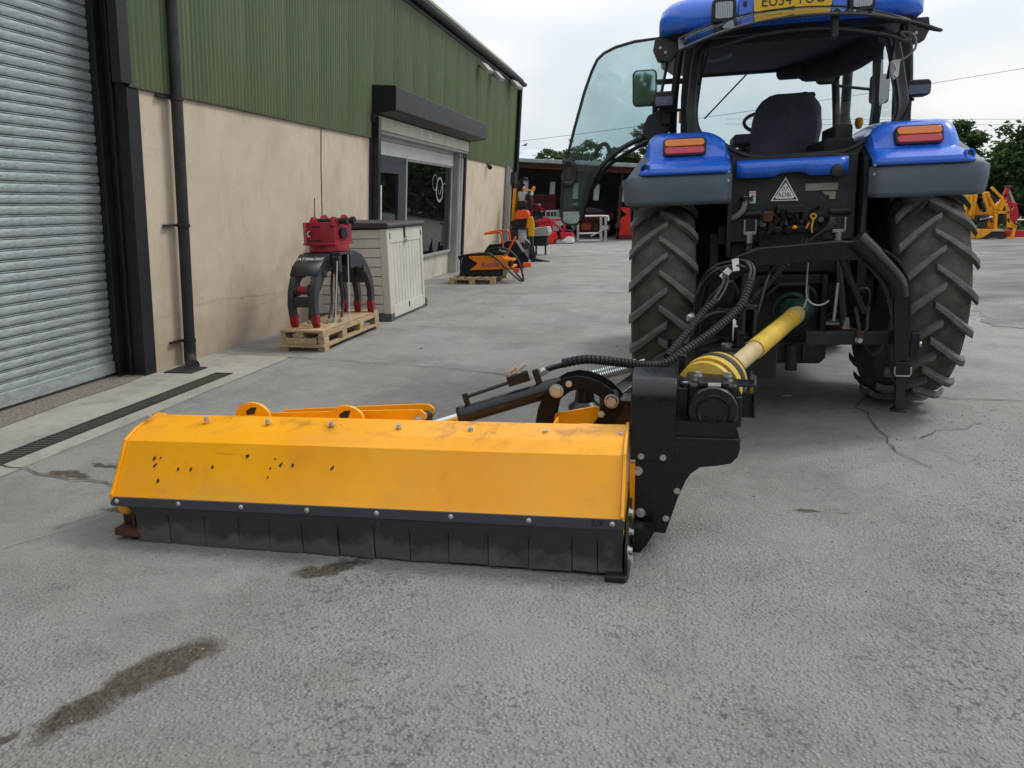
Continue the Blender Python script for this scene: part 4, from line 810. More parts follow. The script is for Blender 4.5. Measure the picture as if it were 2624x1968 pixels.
# bonnet and front axle (mostly hidden)
rows = []
for y, wd, zt in ((1.6, .40, 1.78), (2.3, .39, 1.76), (3.0, .36, 1.68), (3.3, .30, 1.5), (3.36, .26, 1.1)):
    rows.append([(-wd, y, .95), (-wd, y, zt-.12), (-wd+.1, y, zt), (wd-.1, y, zt), (wd, y, zt-.12), (wd, y, .95)])
obj('bonnet', MB().grid(rows), 'blue_paint', tr, ang=50); mb = MB(); mb.box(-.3, .3, 1.7, 3.2, .55, 1.0); mb.bar((-.75, 2.45, .6), (.75, 2.45, .6), .16, .16); obj('front_axle', mb, 'dark_metal', tr, bevel=.02)
obj('exhaust', MB().tube([(.76, 1.75, 1.5), (.76, 1.75, 2.25), (.775, 1.75, 2.35), (.78, 1.75, 3.0)], [.085, .085, .045, .045], 14), 'dark_metal', tr)
for s in (-1, 1): obj('tank_filler', MB().box(s*.56-.24, s*.56+.24, .75, 1.7, .50, 1.35), 'cab_black', tr, bevel=.06)  # dark tank boxes added to close the bright gap under the tractor
for s in (-1, 1): obj('shade_filler', MB().box(s*.56-.12, s*.56+.12, .05, .5, .75, 1.75), 'dark_metal', tr, bevel=.03)  # dark boxes added beside the axle to stand for the shade there

# ================================================================== FLAIL MOWER (parts in world coordinates)
mw = thing('flail_mower', 'orange verge flail mower with black rubber flaps, arm and hoses behind the tractor', 'mower', (-1.4, 3.4, 0), world=True)
XL, XR = -2.66, -.165
paint('chip_dark', srgb(62, 44, 30), .8, var=.3, scale=60)
t = NT('hood_yellow'); c = t.mix(t.rng(t.noise(1.4, 5), .3, .7), srgb(240, 158, 0), srgb(252, 174, 3))
c = t.mix(t.rng(t.noise(5, 7, .65), .56, .74, 0, .45), c, srgb(206, 134, 20)); sp = t.n('ShaderNodeSeparateXYZ'); t.l(t.co(), sp.inputs[0])
topd = t.math('MULTIPLY', t.rng(sp.outputs['Z'], .50, .54), t.rng(t.noise(6, 7, .7), .5, .66, 0, .7)); c = t.mix(topd, c, srgb(150, 98, 30))
scr = t.math('MULTIPLY', t.rng(t.noise(16, 3, .5, t.mapping(rot=(0, .35, .1), sc=(.12, 2.2, 2.2))), .70, .72), t.rng(t.noise(2.1, 4), .52, .6)); c = t.mix(t.math('MULTIPLY', scr, .55), c, srgb(150, 98, 30))
dst = t.math('MULTIPLY', t.rng(t.noise(1.3, 7, .7), .45, .68), t.rng(sp.outputs['Z'], .2, .40, .5, .12)); c = t.mix(dst, c, srgb(196, 158, 92))
t.set(Base_Color=c, Roughness=t.rng(t.noise(4, 5), .3, .7, .24, .46)); t.b.inputs['Coat Weight'].default_value = .12; t.b.inputs['Coat Roughness'].default_value = .12; t.b.inputs['Specular IOR Level'].default_value = .35; t.bump(t.noise(2.4, 3), .22, .012)
hp = [(3.040, .238), (3.048, .252), (3.066, .272), (3.200, .490), (3.285, .529), (3.46, .556), (3.52, .535), (3.62, .44), (3.80, .38), (3.90, .25), (3.92, .08)]
lean = lambda x: .016*(x+1.4)
XS = [XL+(XR-XL)*i/12 for i in range(13)]
hood = obj('hood', flip(MB().grid([[(x, y+.002*math.sin(x*3), z+lean(x)+.002*math.sin(x*2.1)) for y, z in hp] for x in XS])), 'hood_yellow', mw, solid=.006, ang=12, bevel=.012, seg=3)
for (x, y, z) in ((-2.486, 3.153, .40), (-2.449, 3.156, .406), (-2.472, 3.135, .373), (-2.437, 3.095, .309), (-2.34, 3.129, .363), (-2.268, 3.128, .362), (-2.155, 3.136, .374), (-1.979, 3.169, .426), (-1.829, 3.163, .417), (-1.795, 3.149, .395), (-1.844, 3.138, .378), (-1.734, 3.147, .392), (-1.85, 3.116, .343), (-1.529, 3.146, .391)):
    v = (y-3.066)/.134; z0 = .272+.218*v+lean(x); s_ = random.uniform(.008, .016); pts = []
    for k in range(9): a_ = k*.698; r_ = s_*random.uniform(.35, 1.1); du, dv = r_*math.cos(a_)*.7, r_*math.sin(a_); pts.append((x+du+dv*.3, y+dv*.52-.0018+.002*math.sin(x*3), z0+dv*.85+.0012+.002*math.sin(x*2.1)))
    obj('paint_chip', MB().add(pts, [tuple(range(9))]), 'chip_dark', mw, smooth=False)
epr = [(y-.012 if z < .5 else y, z+.012) for y, z in hp[1:]]
def endplate(x0, x1, zb=.03): return MB().prism([(3.28, zb), (3.14, .12), (3.036, .21)]+[(y, z+lean(x0)) for y, z in epr]+[(3.93, .04)], 'x', x0, x1)
obj('end_plate', endplate(XL-.018, XL), 'mower_yellow', mw, bevel=.004); obj('end_plate', endplate(XR, XR+.016, .10), 'mower_yellow', mw, bevel=.004)
obj('end_boss', MB().ball((XL+.02, 3.10, .165), .05, 10, (.9, .8, 1)), 'mower_yellow', mw)
bx = [-2.644, -2.31, -1.964, -1.617, -1.264, -.90, -.537, -.185]
for x in bx: obj('hood_bolt', MB().bolt((x, 3.36, .545), (0, -.16, 1), .0125, .018), 'steel', mw)
# clamp strip, rubber skirt, flaps
stz = lambda x: .006+.012*(x+1.4)/2.5
obj('clamp_strip', MB().add([(XL-.005, 3.030, .186), (XL-.012, 3.030, .20), (XL+.01, 3.030, .232), (XR+.005, 3.030, .275), (XR+.02, 3.030, .266), (XR+.02, 3.030, .238), (XR+.008, 3.030, .229), (-2.5, 3.030, .190)], [(7, 6, 5, 4, 3, 2, 1, 0)]), 'strip_steel', mw, solid=.01, smooth=False, label='black steel strip clamping the rubber flaps')
for x, z in zip([-2.631, -2.29, -1.955, -1.616, -1.271, -.918, -.562, -.198], [.213, .219, .224, .229, .236, .242, .247, .254]): obj('strip_bolt', MB().lathe([(0, .0125), (.003, .0125), (.007, .009), (.009, .001)], (x, 3.0295, z), (0, -1, 0), 12), 'steel', mw)
ft = text('strip_print', 'JU3', .034, 'ink', mw, (-.262, 3.0288, .253), (R(90), R(-.9), 0))
fx = [-2.545, -2.363, -2.167, -1.984, -1.825, -1.657, -1.473, -1.295, -1.12, -.936, -.751, -.566, -.373, -.261, -.15]
obj('rubber_skirt', MB().add([(fx[0], 3.0352, .150), (fx[0]-.05, 3.0352, .195), (fx[-1], 3.0352, .236), (fx[-1], 3.0352, .160)], [(3, 2, 1, 0)]), 'flap_rubber', mw, solid=.008, smooth=False)
for a, b in zip(fx, fx[1:]):
    l = R(random.uniform(-.6, .9)); xm = (a+b)/2; zt = .170+lean(xm)*.6; zb = .008+max(-.006, lean(xm)*.5)+random.uniform(-.003, .003); tw = random.uniform(-.007, .007); rows = []
    for j in range(7):
        v = j/6; z = zt+(zb-zt)*v; row = []
        for i in range(6):
            u = i/5; x = a+.002+(b-a-.004)*u; row.append((x, 3.036-math.sin(l)*(zt-z)-.004*math.sin(v*math.pi)*math.sin(u*math.pi)+tw*(u-.5)*v*2, z+.002*math.sin(u*3.1)))
        rows.append(row)
    obj('flap', flip(MB().grid(rows)), 'flap_rubber', mw, solid=.009, smooth=False)
for x in fx[1:-1]: obj('slit_hole', MB().lathe([(0, .001), (0, .008)], (x, 3.0262, .160+lean(x)*.6), (0, 1, 0), 10), 'ink', mw)
# what shows at the broken left corner: roller, rusty skid
obj('rear_roller', rod((XL+.03, 3.2, .085), (XR-.03, 3.2, .085), .07, 18), 'dark_metal', mw); obj('skid', MB().prism([(3.03, .028), (3.06, .012), (3.75, .012), (3.8, .04), (3.8, .06), (3.04, .062)], 'x', XL-.015, -2.53), 'rust', mw)
obj('roller_bracket', MB().prism([(3.07, .05), (3.09, .2), (3.2, .23), (3.25, .05)], 'x', -2.60, -2.585), 'rust', mw); obj('cavity_shade', MB().box(-2.66, -2.52, 3.09, 3.10, .06, .24), 'ink', mw)  # black sheet at the end stands in for the shade inside the cavity
obj('bottom_bar', MB().box(XL+.06, XR-.01, 3.052, 3.12, .001, .03), 'dark_metal', mw)
# right hand wear plate and foot
obj('wear_plate', MB().prism([(3.0, .0), (3.02, .14), (3.10, .235), (3.3, .24), (3.7, .2), (3.85, .05), (3.8, .0)], 'x', XR+.022, XR+.036), 'black_paint', mw, bevel=.003)
obj('skid_foot', MB().prism([(XR-.06, 2.985), (XR+.03, 2.985), (XR+.042, 3.03), (XR+.042, 3.8), (XR-.05, 3.8)], 'z', .002, .03), 'dark_metal', mw, bevel=.006)
for y, z in ((3.10, .285), (3.14, .175), (3.03, .14), (3.05, .09), (3.07, .065)): obj('plate_bolt', MB().bolt((XR+.036, y, z), (1, -.2, 0), .014, .016), 'steel', mw)
obj('side_band', MB().box(-.142, -.118, 3.40, 3.43, .13, .40), 'mower_yellow', mw)
# belt housing: flat plate facing back, tall rounded cover over the pulleys
Y0 = 3.42
obj('belt_plate', MB().prism([(-.118, .42), (-.118, .075), (-.05, .052), (.03, .05), (.055, .135), (.085, .24), (.118, .325), (.14, .36), (.18, .392), (.25, .402), (.315, .416), (.345, .45), (.354, .49), (.352, .52), (.06, .525), (.06, .6), (-.138, .6), (-.138, .42)], 'y', Y0, Y0+.012), 'black_paint', mw, bevel=.003)
obj('belt_case', MB().prism([(-.10, .10), (.02, .09), (.10, .36), (.2, .42), (.33, .45), (.33, .6), (-.12, .62)], 'y', Y0+.012, Y0+.16), 'black_paint', mw)
cp = [(Y0-.012, .418), (Y0-.012, .70), (Y0-.008, .735), (Y0+.006, .765), (Y0+.035, .792), (Y0+.075, .805), (Y0+.30, .80), (Y0+.30, .45), (Y0+.02, .418)]
obj('pulley_cover', MB().prism(cp, 'x', -.142, .062), 'black_paint', mw, bevel=.005)
obj('shelf', MB().box(.062, .353, Y0-.002, 3.75, .515, .535), 'black_paint', mw, bevel=.004)
for x, z, r in ((-.092, .438, .012), (.009, .436, .012), (.078, .270, .012), (.030, .128, .012), (-.05, .085, .012), (-.106, .361, .0185), (-.09, .150, .0185)): obj('plate_bolt', MB().bolt((x, Y0-(.012 if z > .43 else 0), z), (0, -1, 0), r, r), 'steel', mw)
obj('warning_sticker', MB().box(-.1455, -.1435, 3.50, 3.53, .60, .66), 'hot_orange', mw)
obj('lower_skid', MB().prism([(-.116, .12), (-.02, .11), (-.055, .04), (-.085, .0), (-.116, .0)], 'y', 3.30, 3.40), 'black_paint', mw)
# gearbox
gx, gz = .23, .651
gb = obj('gearbox', MB().box(gx-.115, gx+.115, 3.53, 3.82, gz-.115, gz+.115), 'cast_black', mw, bevel=.02)
obj('gearbox_cover', MB().lathe([(.06, .112), (.0, .114), (-.008, .108), (-.008, .078), (-.014, .074), (-.008, .070), (-.002, .06), (-.002, .001)], (gx, 3.475, gz), (0, 1, 0), 36), 'cast_black', gb, ang=25)
for k in range(8): a = R(22+45*k); obj('cover_bolt', MB().bolt((gx+.096*math.cos(a), 3.468, gz+.096*math.sin(a)), (0, -1, 0), .007, .007), 'cast_black', gb)
for k in range(4): a = R(45+90*k); obj('cover_bolt', MB().bolt((gx+.05*math.cos(a), 3.472, gz+.05*math.sin(a)), (0, -1, 0), .011, .005), 'cast_black', gb)
mb = MB(); mb.box(gx-.17, gx-.1, 3.55, 3.72, gz-.06, gz+.09); mb.box(gx+.1, gx+.135, 3.52, 3.7, gz-.09, gz+.06); mb.box(gx-.07, gx+.07, 3.5, 3.62, gz+.105, gz+.13); obj('gearbox_lug', mb, 'cast_black', gb, bevel=.008)
for x in (.163, .301):
    mb = MB(); mb.cyl((x, 3.6, .765), (x, 3.6, .772), .022); mb.cyl((x, 3.6, .772), (x, 3.6, .786), .016, n=6); mb.cyl((x, 3.6, .786), (x, 3.6, .792), .020); mb.cyl((x, 3.6, .792), (x, 3.6, .808), .0155, n=6); obj('top_bolt', mb, 'steel', gb)
obj('lifting_plate', MB().prism([(.08, 3.55), (.43, 3.55), (.43, 3.66), (.3, 3.68), (.12, 3.66), (.07, 3.74)], 'z', .750, .762), 'black_paint', gb, bevel=.003)
obj('side_shield', MB().prism([(3.55, .60), (3.55, .75), (3.60, .795), (3.72, .795), (3.72, .60), (3.64, .585)], 'x', .415, .428), 'black_paint', gb, bevel=.004); obj('shield_tab', MB().box(.37, .415, 3.60, 3.64, .59, .70), 'black_paint', gb)
obj('top_label', MB().box(.205, .262, 3.495, 3.499, .764, .778), 'label_white', gb); obj('breather', MB().lathe([(0, .014), (.03, .014), (.032, .018), (.042, .016), (.044, .001)], (.105, 3.58, .72), (0, 0, 1), 12), 'steel', gb)
obj('rib_post', MB().box(.075, .115, 3.85, 3.89, .55, .84), 'black_paint', mw, bevel=.008)
# drive shaft in its yellow guard, bell housing at the mower end
ax = Vector((.394, 1, .077)).normalized(); b0 = Vector((.235, 3.86, .672)); sh = lambda y: b0+ax*((y-3.86)/ax.y)
bell = obj('shaft_bell', MB().lathe([(-.10, .10), (-.08, .150), (-.05, .152), (-.05, .120), (-.02, .120), (-.02, .158), (.02, .160), (.04, .158)], b0, ax, 40), 'yellow_guard', mw, ang=30)
obj('bell_band', MB().lathe([(.035, .150), (.035, .163), (.095, .158), (.095, .148)], b0, ax, 40), 'black_plastic', bell); obj('bell_cone', MB().lathe([(.095, .152), (.15, .148), (.17, .135), (.20, .10), (.26, .068), (.32, .06)], b0, ax, 40), 'yellow_guard', bell)
obj('bell_trim', MB().lathe([(.148, .147), (.150, .153), (.166, .142), (.168, .134)], b0, ax, 40), 'green_guard', bell)
shf_ = obj('drive_shaft', rod(sh(4.05), sh(4.62), .052, 24), 'pale_guard', mw); obj('outer_tube', rod(sh(4.60), sh(5.50), .060, 28), 'yellow_guard', shf_); obj('collar', rod(sh(5.46), sh(5.54), .064, 28), 'pale_guard', shf_)
obj('end_tube', rod(sh(5.5), sh(5.70), .050, 24), 'yellow_guard', shf_); obj('end_cone', MB().lathe([(0, .055), (.03, .075), (.07, .085), (.12, .09)], sh(5.62), ax, 28), 'green_guard', shf_)
obj('chain', MB().tube(spline([sh(5.56)+Vector((.05, 0, .05)), sh(5.6)+Vector((.06, 0, .12)), sh(5.75)+Vector((.03, 0, .16))], 5), .006, 5), 'zinc', shf_)
# yellow hinge frame on the hood
def arch(xc, y0=3.60, y1=3.625):
    pts = [(xc-.145, .50)]+[(xc-.02+.105*math.cos(a), .495+.085*math.sin(a)) for a in [math.pi-i*math.pi/12 for i in range(13)]]+[(xc+.12, .50), (xc+.12, .44), (xc-.145, .44)]
    return MB().prism(pts, 'y', y0, y1)
for xc in (-2.175, -1.63):
    o = obj('arch_lug', arch(xc), 'mower_yellow', mw, bevel=.003)
    obj('lug_hole', MB().prism([(xc-.055, .53), (xc-.025, .552), (xc+.012, .555), (xc-.005, .515), (xc-.05, .51)], 'y', 3.5985, 3.6015), 'dark_metal', o)
for (y, z0, z1) in ((3.72, .49, .525), (3.86, .47, .52)):
    mb = MB(); mb.prism([(-2.15, z0-.08), (-2.15, z0), (-1.33, z1+.012), (-1.27, z1+.012), (-1.24, z1-.01), (-1.24, z1-.035), (-1.27, z1-.05), (-1.4, z1-.08)], 'y', y, y+.014); obj('link_plate', mb, 'mower_yellow', mw, bevel=.003)
obj('clevis_pin', rod((-1.275, 3.70, .488), (-1.275, 3.90, .470), .018, 12), 'steel', mw)
for y in (3.69, 3.9): obj('clevis_nut', MB().bolt((-1.275, y, .488 if y < 3.8 else .472), (0, -1 if y < 3.8 else 1, 0), .02, .018), 'steel', mw)
hg = MB(); hg.prism([(-.66, .42), (-.55, .47), (-.39, .488), (-.28, .484), (-.225, .42)], 'y', 3.74, 3.755); hg.prism([(-.62, .43), (-.57, .487), (-.35, .535), (-.3, .52), (-.25, .43)], 'y', 3.92, 3.935); hg.box(-.54, -.525, 3.6, 3.74, .44, .52); obj('hinge_bracket', hg, 'mower_yellow', mw, bevel=.003)
# lift cylinder
c0, c1 = Vector((-1.085, 3.82, .483)), Vector((-.53, 3.92, .648)); cd_ = (c1-c0).normalized(); r0_ = Vector((-1.27, 3.79, .428))
cyl = obj('lift_cylinder', MB().lathe([(-.004, .02), (-.004, .048), (0, .051), (.03, .051), (.033, .049), ((c1-c0).length-.02, .049), ((c1-c0).length, .04)], c0, cd_, 28), 'black_paint', mw)
obj('piston_rod', rod(r0_, c0+cd_*.01, .021, 18), 'chrome', cyl); obj('rod_eye', MB().lathe([(-.035, .012), (-.035, .034), (.035, .034), (.035, .012)], (-1.275, 3.80, .47), (0, 1, 0), 18), 'dark_metal', cyl)
upv = Vector((0, 0, 1)); upv = (upv-cd_*upv.dot(cd_)).normalized(); pt = lambda a, h, y=0: c0+cd_*a+upv*h+Vector((0, y, 0))
obj('oil_pipe', MB().tube([pt(.07, .09), pt(.30, .098), pt(.40, .10)], .010, 8), 'black_paint', cyl); obj('port', MB().cyl(pt(.065, .04), pt(.065, .11), .016, n=10), 'black_paint', cyl); obj('port', MB().cyl(pt(.47, .04), pt(.47, .125), .018, n=10), 'black_paint', cyl)
obj('valve_block', MB().bar(pt(.31, .105), pt(.43, .105), .045, .055, upv), 'black_paint', cyl, bevel=.004)
for a in (.33, .38): obj('fitting', MB().cyl(pt(a, .13), pt(a, .158), .013, n=10).cyl(pt(a, .152), pt(a+.05, .17), .011, n=10), 'steel', cyl)
# curved linkage plates round the cylinder foot
def hookplate(y): 
    outer = [(-.665, .40), (-.668, .46), (-.655, .53), (-.625, .60), (-.58, .66), (-.515, .70), (-.45, .715), (-.385, .708), (-.32, .685), (-.265, .648), (-.22, .60), (-.198, .555), (-.205, .52), (-.31, .385)]
    inner = [(-.40, .40), (-.30, .535), (-.296, .57), (-.325, .605), (-.37, .632), (-.43, .645), (-.48, .63), (-.525, .595), (-.555, .54), (-.568, .48), (-.567, .40)]
    return MB().prism(outer+inner, 'y', y, y+.014)
for y in (3.85, 4.0): obj('linkage_plate', hookplate(y), 'linkage_black', mw, bevel=.003)
for (x, z, r) in ((-.553, .632, .030), (-.262, .585, .030), (-.487, .672, .014), (-.315, .512, .014)): obj('linkage_bolt', MB().bolt((x, 3.85, z), (0, -1, 0), r, .02), 'steel', mw)
obj('pivot_pin', rod((-.262, 3.83, .585), (-.262, 4.05, .585), .03), 'dark_metal', mw); obj('pivot_block', MB().box(-.33, -.14, 3.90, 4.06, .40, .58), 'black_paint', mw, bevel=.01)
obj('swing_post', MB().lathe([(0, .09), (.02, .1), (.10, .095), (.13, .06), (.2, .05)], (-.44, 4.2, .36), (0, 0, 1), 24), 'cast_black', mw)
# main arm back to the headstock
obj('main_arm', MB().tube([(-.30, 4.05, .50), (-.12, 4.35, .58), (.12, 4.75, .66), (.36, 5.15, .66)], .05, 8, sq=(.10, .11), up=(0, 0, 1)), 'black_paint', mw, bevel=.008)
obj('arm_side', MB().bar((-.22, 4.3, .52), (.05, 4.9, .60), .02, .10), 'black_paint', mw, bevel=.004)
def coil(p, q, r, turns, wr):
    p, q = Vector(p), Vector(q); d = (q-p); n = d.normalized(); a = n.orthogonal().normalized(); b = n.cross(a); k = turns*10
    return MB().tube([p+d*(i/k)+(a*math.cos(i*.6283)+b*math.sin(i*.6283))*r for i in range(k+1)], wr, 5)
for dy, dz in ((0, 0), (.07, .012)): obj('coil_spring', coil((-.42, 4.27+dy, .605+dz), (-.16, 4.33+dy, .668+dz), .022, 22, .0055), 'zinc', mw); obj('spring_eye', MB().tube([(-.16, 4.33+dy, .668+dz), (-.11, 4.35+dy, .68+dz)], .008, 6), 'zinc', mw)
# headstock: plates, bolts, arched tube and stand leg
hs = obj('headstock_plate', MB().prism([(.19, .60), (.20, .80), (.28, .98), (.30, 1.12), (.45, 1.12), (.46, .60)], 'y', 5.29, 5.31), 'black_paint', mw, bevel=.004)
mb = MB(); mb.box(.02, .50, 4.85, 5.15, .665, .685); mb.box(.02, .05, 4.85, 4.9, .685, .75); mb.box(.45, .50, 4.9, 5.12, .685, .78); obj('pivot_plate', mb, 'black_paint', mw, bevel=.004)
for x in (.10, .40): obj('pivot_nut', MB().cyl((x, 4.95, .685), (x, 4.95, .70), .04, n=18), 'zinc', mw)
obj('side_bolt', MB().bolt((.175, 5.0, .86), (-1, -.5, 0), .026, .03), 'zinc', mw); obj('side_tab', MB().box(.19, .205, 4.98, 5.03, .72, .92), 'black_paint', mw)
obj('frame_block', MB().box(.47, .72, 5.02, 5.2, .46, .70), 'black_paint', mw, bevel=.01); mb = MB()
for x in (.50, .57): mb.box(x, x+.02, 5.1, 5.14, .70, .92)
mb.box(.50, .59, 5.1, 5.14, .90, .93); obj('check_fork', mb, 'grapple_grey', mw, bevel=.003)
beam = obj('arch_beam', MB().tube([(.23, 5.36, .66), (.27, 5.36, .84), (.33, 5.36, 1.01), (.40, 5.36, 1.10), (.50, 5.36, 1.18), (.62, 5.36, 1.225), (.82, 5.36, 1.240), (1.08, 5.36, 1.262), (1.28, 5.36, 1.262)], .05, 8, sq=(.125, .10), up=(0, -1, 0)), 'black_paint', mw, bevel=.010)
pipe = obj('arch_pipe', MB().tube(spline([(1.205, 5.33, 1.335), (1.30, 5.33, 1.245), (1.41, 5.33, 1.135), (1.475, 5.33, 1.05), (1.50, 5.33, .96)], 4), .064, 20), 'black_paint', mw); obj('pipe_sleeve', MB().cyl((1.205, 5.33, 1.335), (1.31, 5.33, 1.235), .069, n=20), 'black_paint', pipe)
obj('curved_strap', MB().tube(spline([(1.31, 5.35, 1.285), (1.42, 5.35, 1.235), (1.50, 5.35, 1.15), (1.55, 5.35, 1.03), (1.57, 5.35, .85), (1.578, 5.35, .62)], 5), .02, 6, sq=(.016, .09), up=(0, -1, 0)), 'black_paint', mw, bevel=.003)
obj('gusset', MB().prism([(1.25, 1.20), (1.42, 1.10), (1.455, .98), (1.47, .80), (1.43, .95), (1.36, 1.07)], 'y', 5.31, 5.35), 'black_paint', mw)
leg = obj('stand_post', MB().bar((1.497, 5.35, 1.08), (1.545, 5.35, .53), .092, .092, (0, 1, 0)), 'black_paint', mw, bevel=.010)
obj('stand_leg', MB().bar((1.545, 5.35, .56), (1.574, 5.35, .20), .055, .055, (0, 1, 0)), 'black_steel', leg, bevel=.004); obj('stand_foot', MB().cyl((1.575, 5.35, .185), (1.575, 5.35, .20), .058, n=20), 'black_steel', leg)
obj('post_bolt', MB().bolt((1.50, 5.302, 1.0), (0, -1, 0), .016, .012), 'steel', leg); obj('collar', MB().box(1.505, 1.60, 5.30, 5.40, .43, .53), 'black_paint', leg, bevel=.004)
obj('lock_pin', MB().tube([(1.505, 5.29, .50), (1.507, 5.285, .455), (1.515, 5.285, .44), (1.60, 5.285, .44), (1.607, 5.285, .46), (1.605, 5.29, .50)], .005, 6), 'zinc', leg); obj('side_lug', MB().box(1.60, 1.66, 5.34, 5.42, .55, .72), 'black_paint', leg, bevel=.006); obj('side_pin', MB().bolt((1.66, 5.38, .64), (1, -.3, 0), .02, .02), 'zinc', leg)
st_ = obj('top_stay', MB().tube([(1.13, 5.36, 1.24), (1.19, 5.4, 1.10), (1.32, 5.45, .84)], .026, 10), 'black_paint', mw); mb = MB()
for dx in (0, .075): mb.tube([(1.27+dx, 5.45, .86), (1.30+dx*.7, 5.45, .74), (1.31+dx*.2, 5.45, .68)], .01, 5, sq=(.02, .02), up=(0, 1, 0))
mb.box(1.26, 1.36, 5.44, 5.46, .85, .88); obj('stay_fork', mb, 'grapple_grey', st_); obj('stay_nut', MB().bolt((1.30, 5.42, .655), (0, -1, 0), .02, .03), 'zinc', st_); obj('stay_loop', MB().tube(spline([(1.27, 5.44, 1.0), (1.33, 5.44, 1.0), (1.35, 5.44, .94), (1.33, 5.44, .87), (1.28, 5.44, .88)], 4), .008, 6), 'hose', st_)
obj('hose_hook', MB().tube(spline([(.99, 5.40, 1.205), (.945, 5.40, 1.21), (.935, 5.40, 1.17), (.935, 5.40, 1.0), (.945, 5.40, .945), (.975, 5.40, .905), (1.02, 5.40, .893), (1.06, 5.40, .905), (1.085, 5.40, .925)], 5), .0062, 7), 'zinc', mw)
# hydraulic hoses, part of their run in spiral guard
def wrapped(path, r, pitch):
    P = spline(path, 24); d = [0]
    for a, b in zip(P, P[1:]): d.append(d[-1]+(b-a).length)
    def at(s_):
        i = 0
        while i < len(d)-2 and d[i+1] < s_: i += 1
        return P[i].lerp(P[i+1], (s_-d[i])/max(1e-6, d[i+1]-d[i]))
    pts, rs = [], []; s_ = 0
    while s_ < d[-1]-pitch:
        for o_, k in ((0, .93), (.1, 1.0), (.72, 1.0), (.80, .93), (.82, .78), (.98, .78)): pts.append(at(s_+o_*pitch)); rs.append(r*k)
        s_ += pitch
    return MB().tube(pts, rs, 10)
H1 = [(-.54, 4.0, .75), (-.41, 4.05, .765), (-.24, 4.15, .73), (-.09, 4.3, .685), (.02, 4.4, .685), (.12, 4.5, .735), (.29, 4.7, .82), (.44, 4.9, .92), (.50, 5.0, 1.0), (.54, 5.1, 1.10)]
H1b = [(.54, 5.1, 1.10), (.55, 5.15, 1.16), (.51, 5.2, 1.21), (.42, 5.22, 1.20), (.32, 5.25, 1.16), (.25, 5.28, 1.06), (.22, 5.3, .90), (.21, 5.3, .75)]
obj('wrapped_hose', wrapped(H1, .026, .026), 'hose_wrap', mw, ang=30); off = lambda L_, a: [(x+a[0], y+a[1], z+a[2]) for x, y, z in L_]
for a in ((-.012, 0, .0), (.012, .012, -.006)): obj('hose', MB().tube(spline(off(H1b, a), 6), .0105, 8), 'hose', mw)
for a in ((0, 0, 0), (.01, .02, -.012)): obj('hose', MB().tube(spline(off([(-.66, 3.93, .715), (-.60, 3.97, .735), (-.53, 4.0, .75)], a), 6), .0105, 8), 'hose', mw); obj('hose_ferrule', rod(Vector((-.685, 3.92, .70))+Vector(a), Vector((-.63, 3.95, .725))+Vector(a), .014), 'steel', mw)
H2 = [(.02, 4.5, .70), (.13, 4.7, .80), (.24, 4.9, .91), (.32, 5.0, .975)]; H2b = [(.32, 5.0, .975), (.37, 5.08, 1.05), (.385, 5.15, 1.11), (.34, 5.2, 1.155), (.27, 5.22, 1.11), (.23, 5.25, .97), (.22, 5.26, .8)]
obj('wrapped_hose', wrapped(H2, .024, .028), 'hose_wrap', mw, ang=30)
for a in ((-.010, 0, .008), (.012, .0, -.008)): obj('hose', MB().tube(spline(off(H2b, a), 6), .0095, 8), 'hose', mw)
obj('wrapped_hose', wrapped([(.47, 5.2, .88), (.55, 5.25, .93), (.62, 5.3, .985), (.75, 5.45, 1.10), (.80, 5.5, 1.15)], .023, .026), 'hose_wrap', mw, ang=30); obj('wrapped_hose', wrapped([(.34, 5.16, .885), (.42, 5.18, .875), (.50, 5.21, .90)], .023, .026), 'hose_wrap', mw, ang=30)
for a in (-.013, .013): obj('hose', MB().tube(spline([(.80+a, 5.5, 1.15), (.89+a, 5.6, 1.23), (.96+a, 5.72, 1.32)], 6), .009, 8), 'hose', mw)
for (x, z, an) in ((.446, 1.185, 6), (.386, 1.128, -42)): obj('hose_tag', MB().box(-.022, .022, -.003, .003, -.040, .040), 'label_white', mw, loc=(x, 5.165, z), rot=(R(-8), R(-an), R(10)), bevel=.001)
for L_ in ([(.22, 5.28, .78), (.20, 5.24, .95), (.27, 5.2, 1.10), (.38, 5.18, 1.17), (.50, 5.17, 1.17), (.57, 5.2, 1.08), (.56, 5.25, .95)], [(.24, 5.2, .72), (.26, 5.15, .9), (.33, 5.12, 1.02), (.42, 5.14, 1.08), (.47, 5.2, 1.0)], [(.55, 5.25, .62), (.60, 5.2, .85), (.66, 5.3, 1.05), (.72, 5.42, 1.2)], [(.13, 4.8, .72), (.22, 4.98, .84), (.36, 5.12, .88), (.52, 5.25, .80)]): obj('hose', MB().tube(spline(L_, 6), .0105, 8), 'hose', mw)
# rating sticker on the hood, read from the other side
stk = obj('hood_sticker', MB().prism([(-.345, 3.405), (-.275, 3.405), (-.265, 3.465), (-.336, 3.465)], 'z', .5575, .5585), 'label_white', mw); obj('sticker_face', MB().prism([(-.340, 3.409), (-.279, 3.409), (-.270, 3.461), (-.332, 3.461)], 'z', .5586, .5592), 'label_orange', stk)
text('sticker_print', '540', .024, 'ink', stk, (-.305, 3.450, .560), (0, 0, math.pi)); obj('sticker_mark', MB().box(-.325, -.322, 3.415, 3.435, .5593, .5599).box(-.29, -.287, 3.415, 3.435, .5593, .5599).box(-.325, -.287, 3.413, 3.416, .5593, .5599), 'ink', stk)

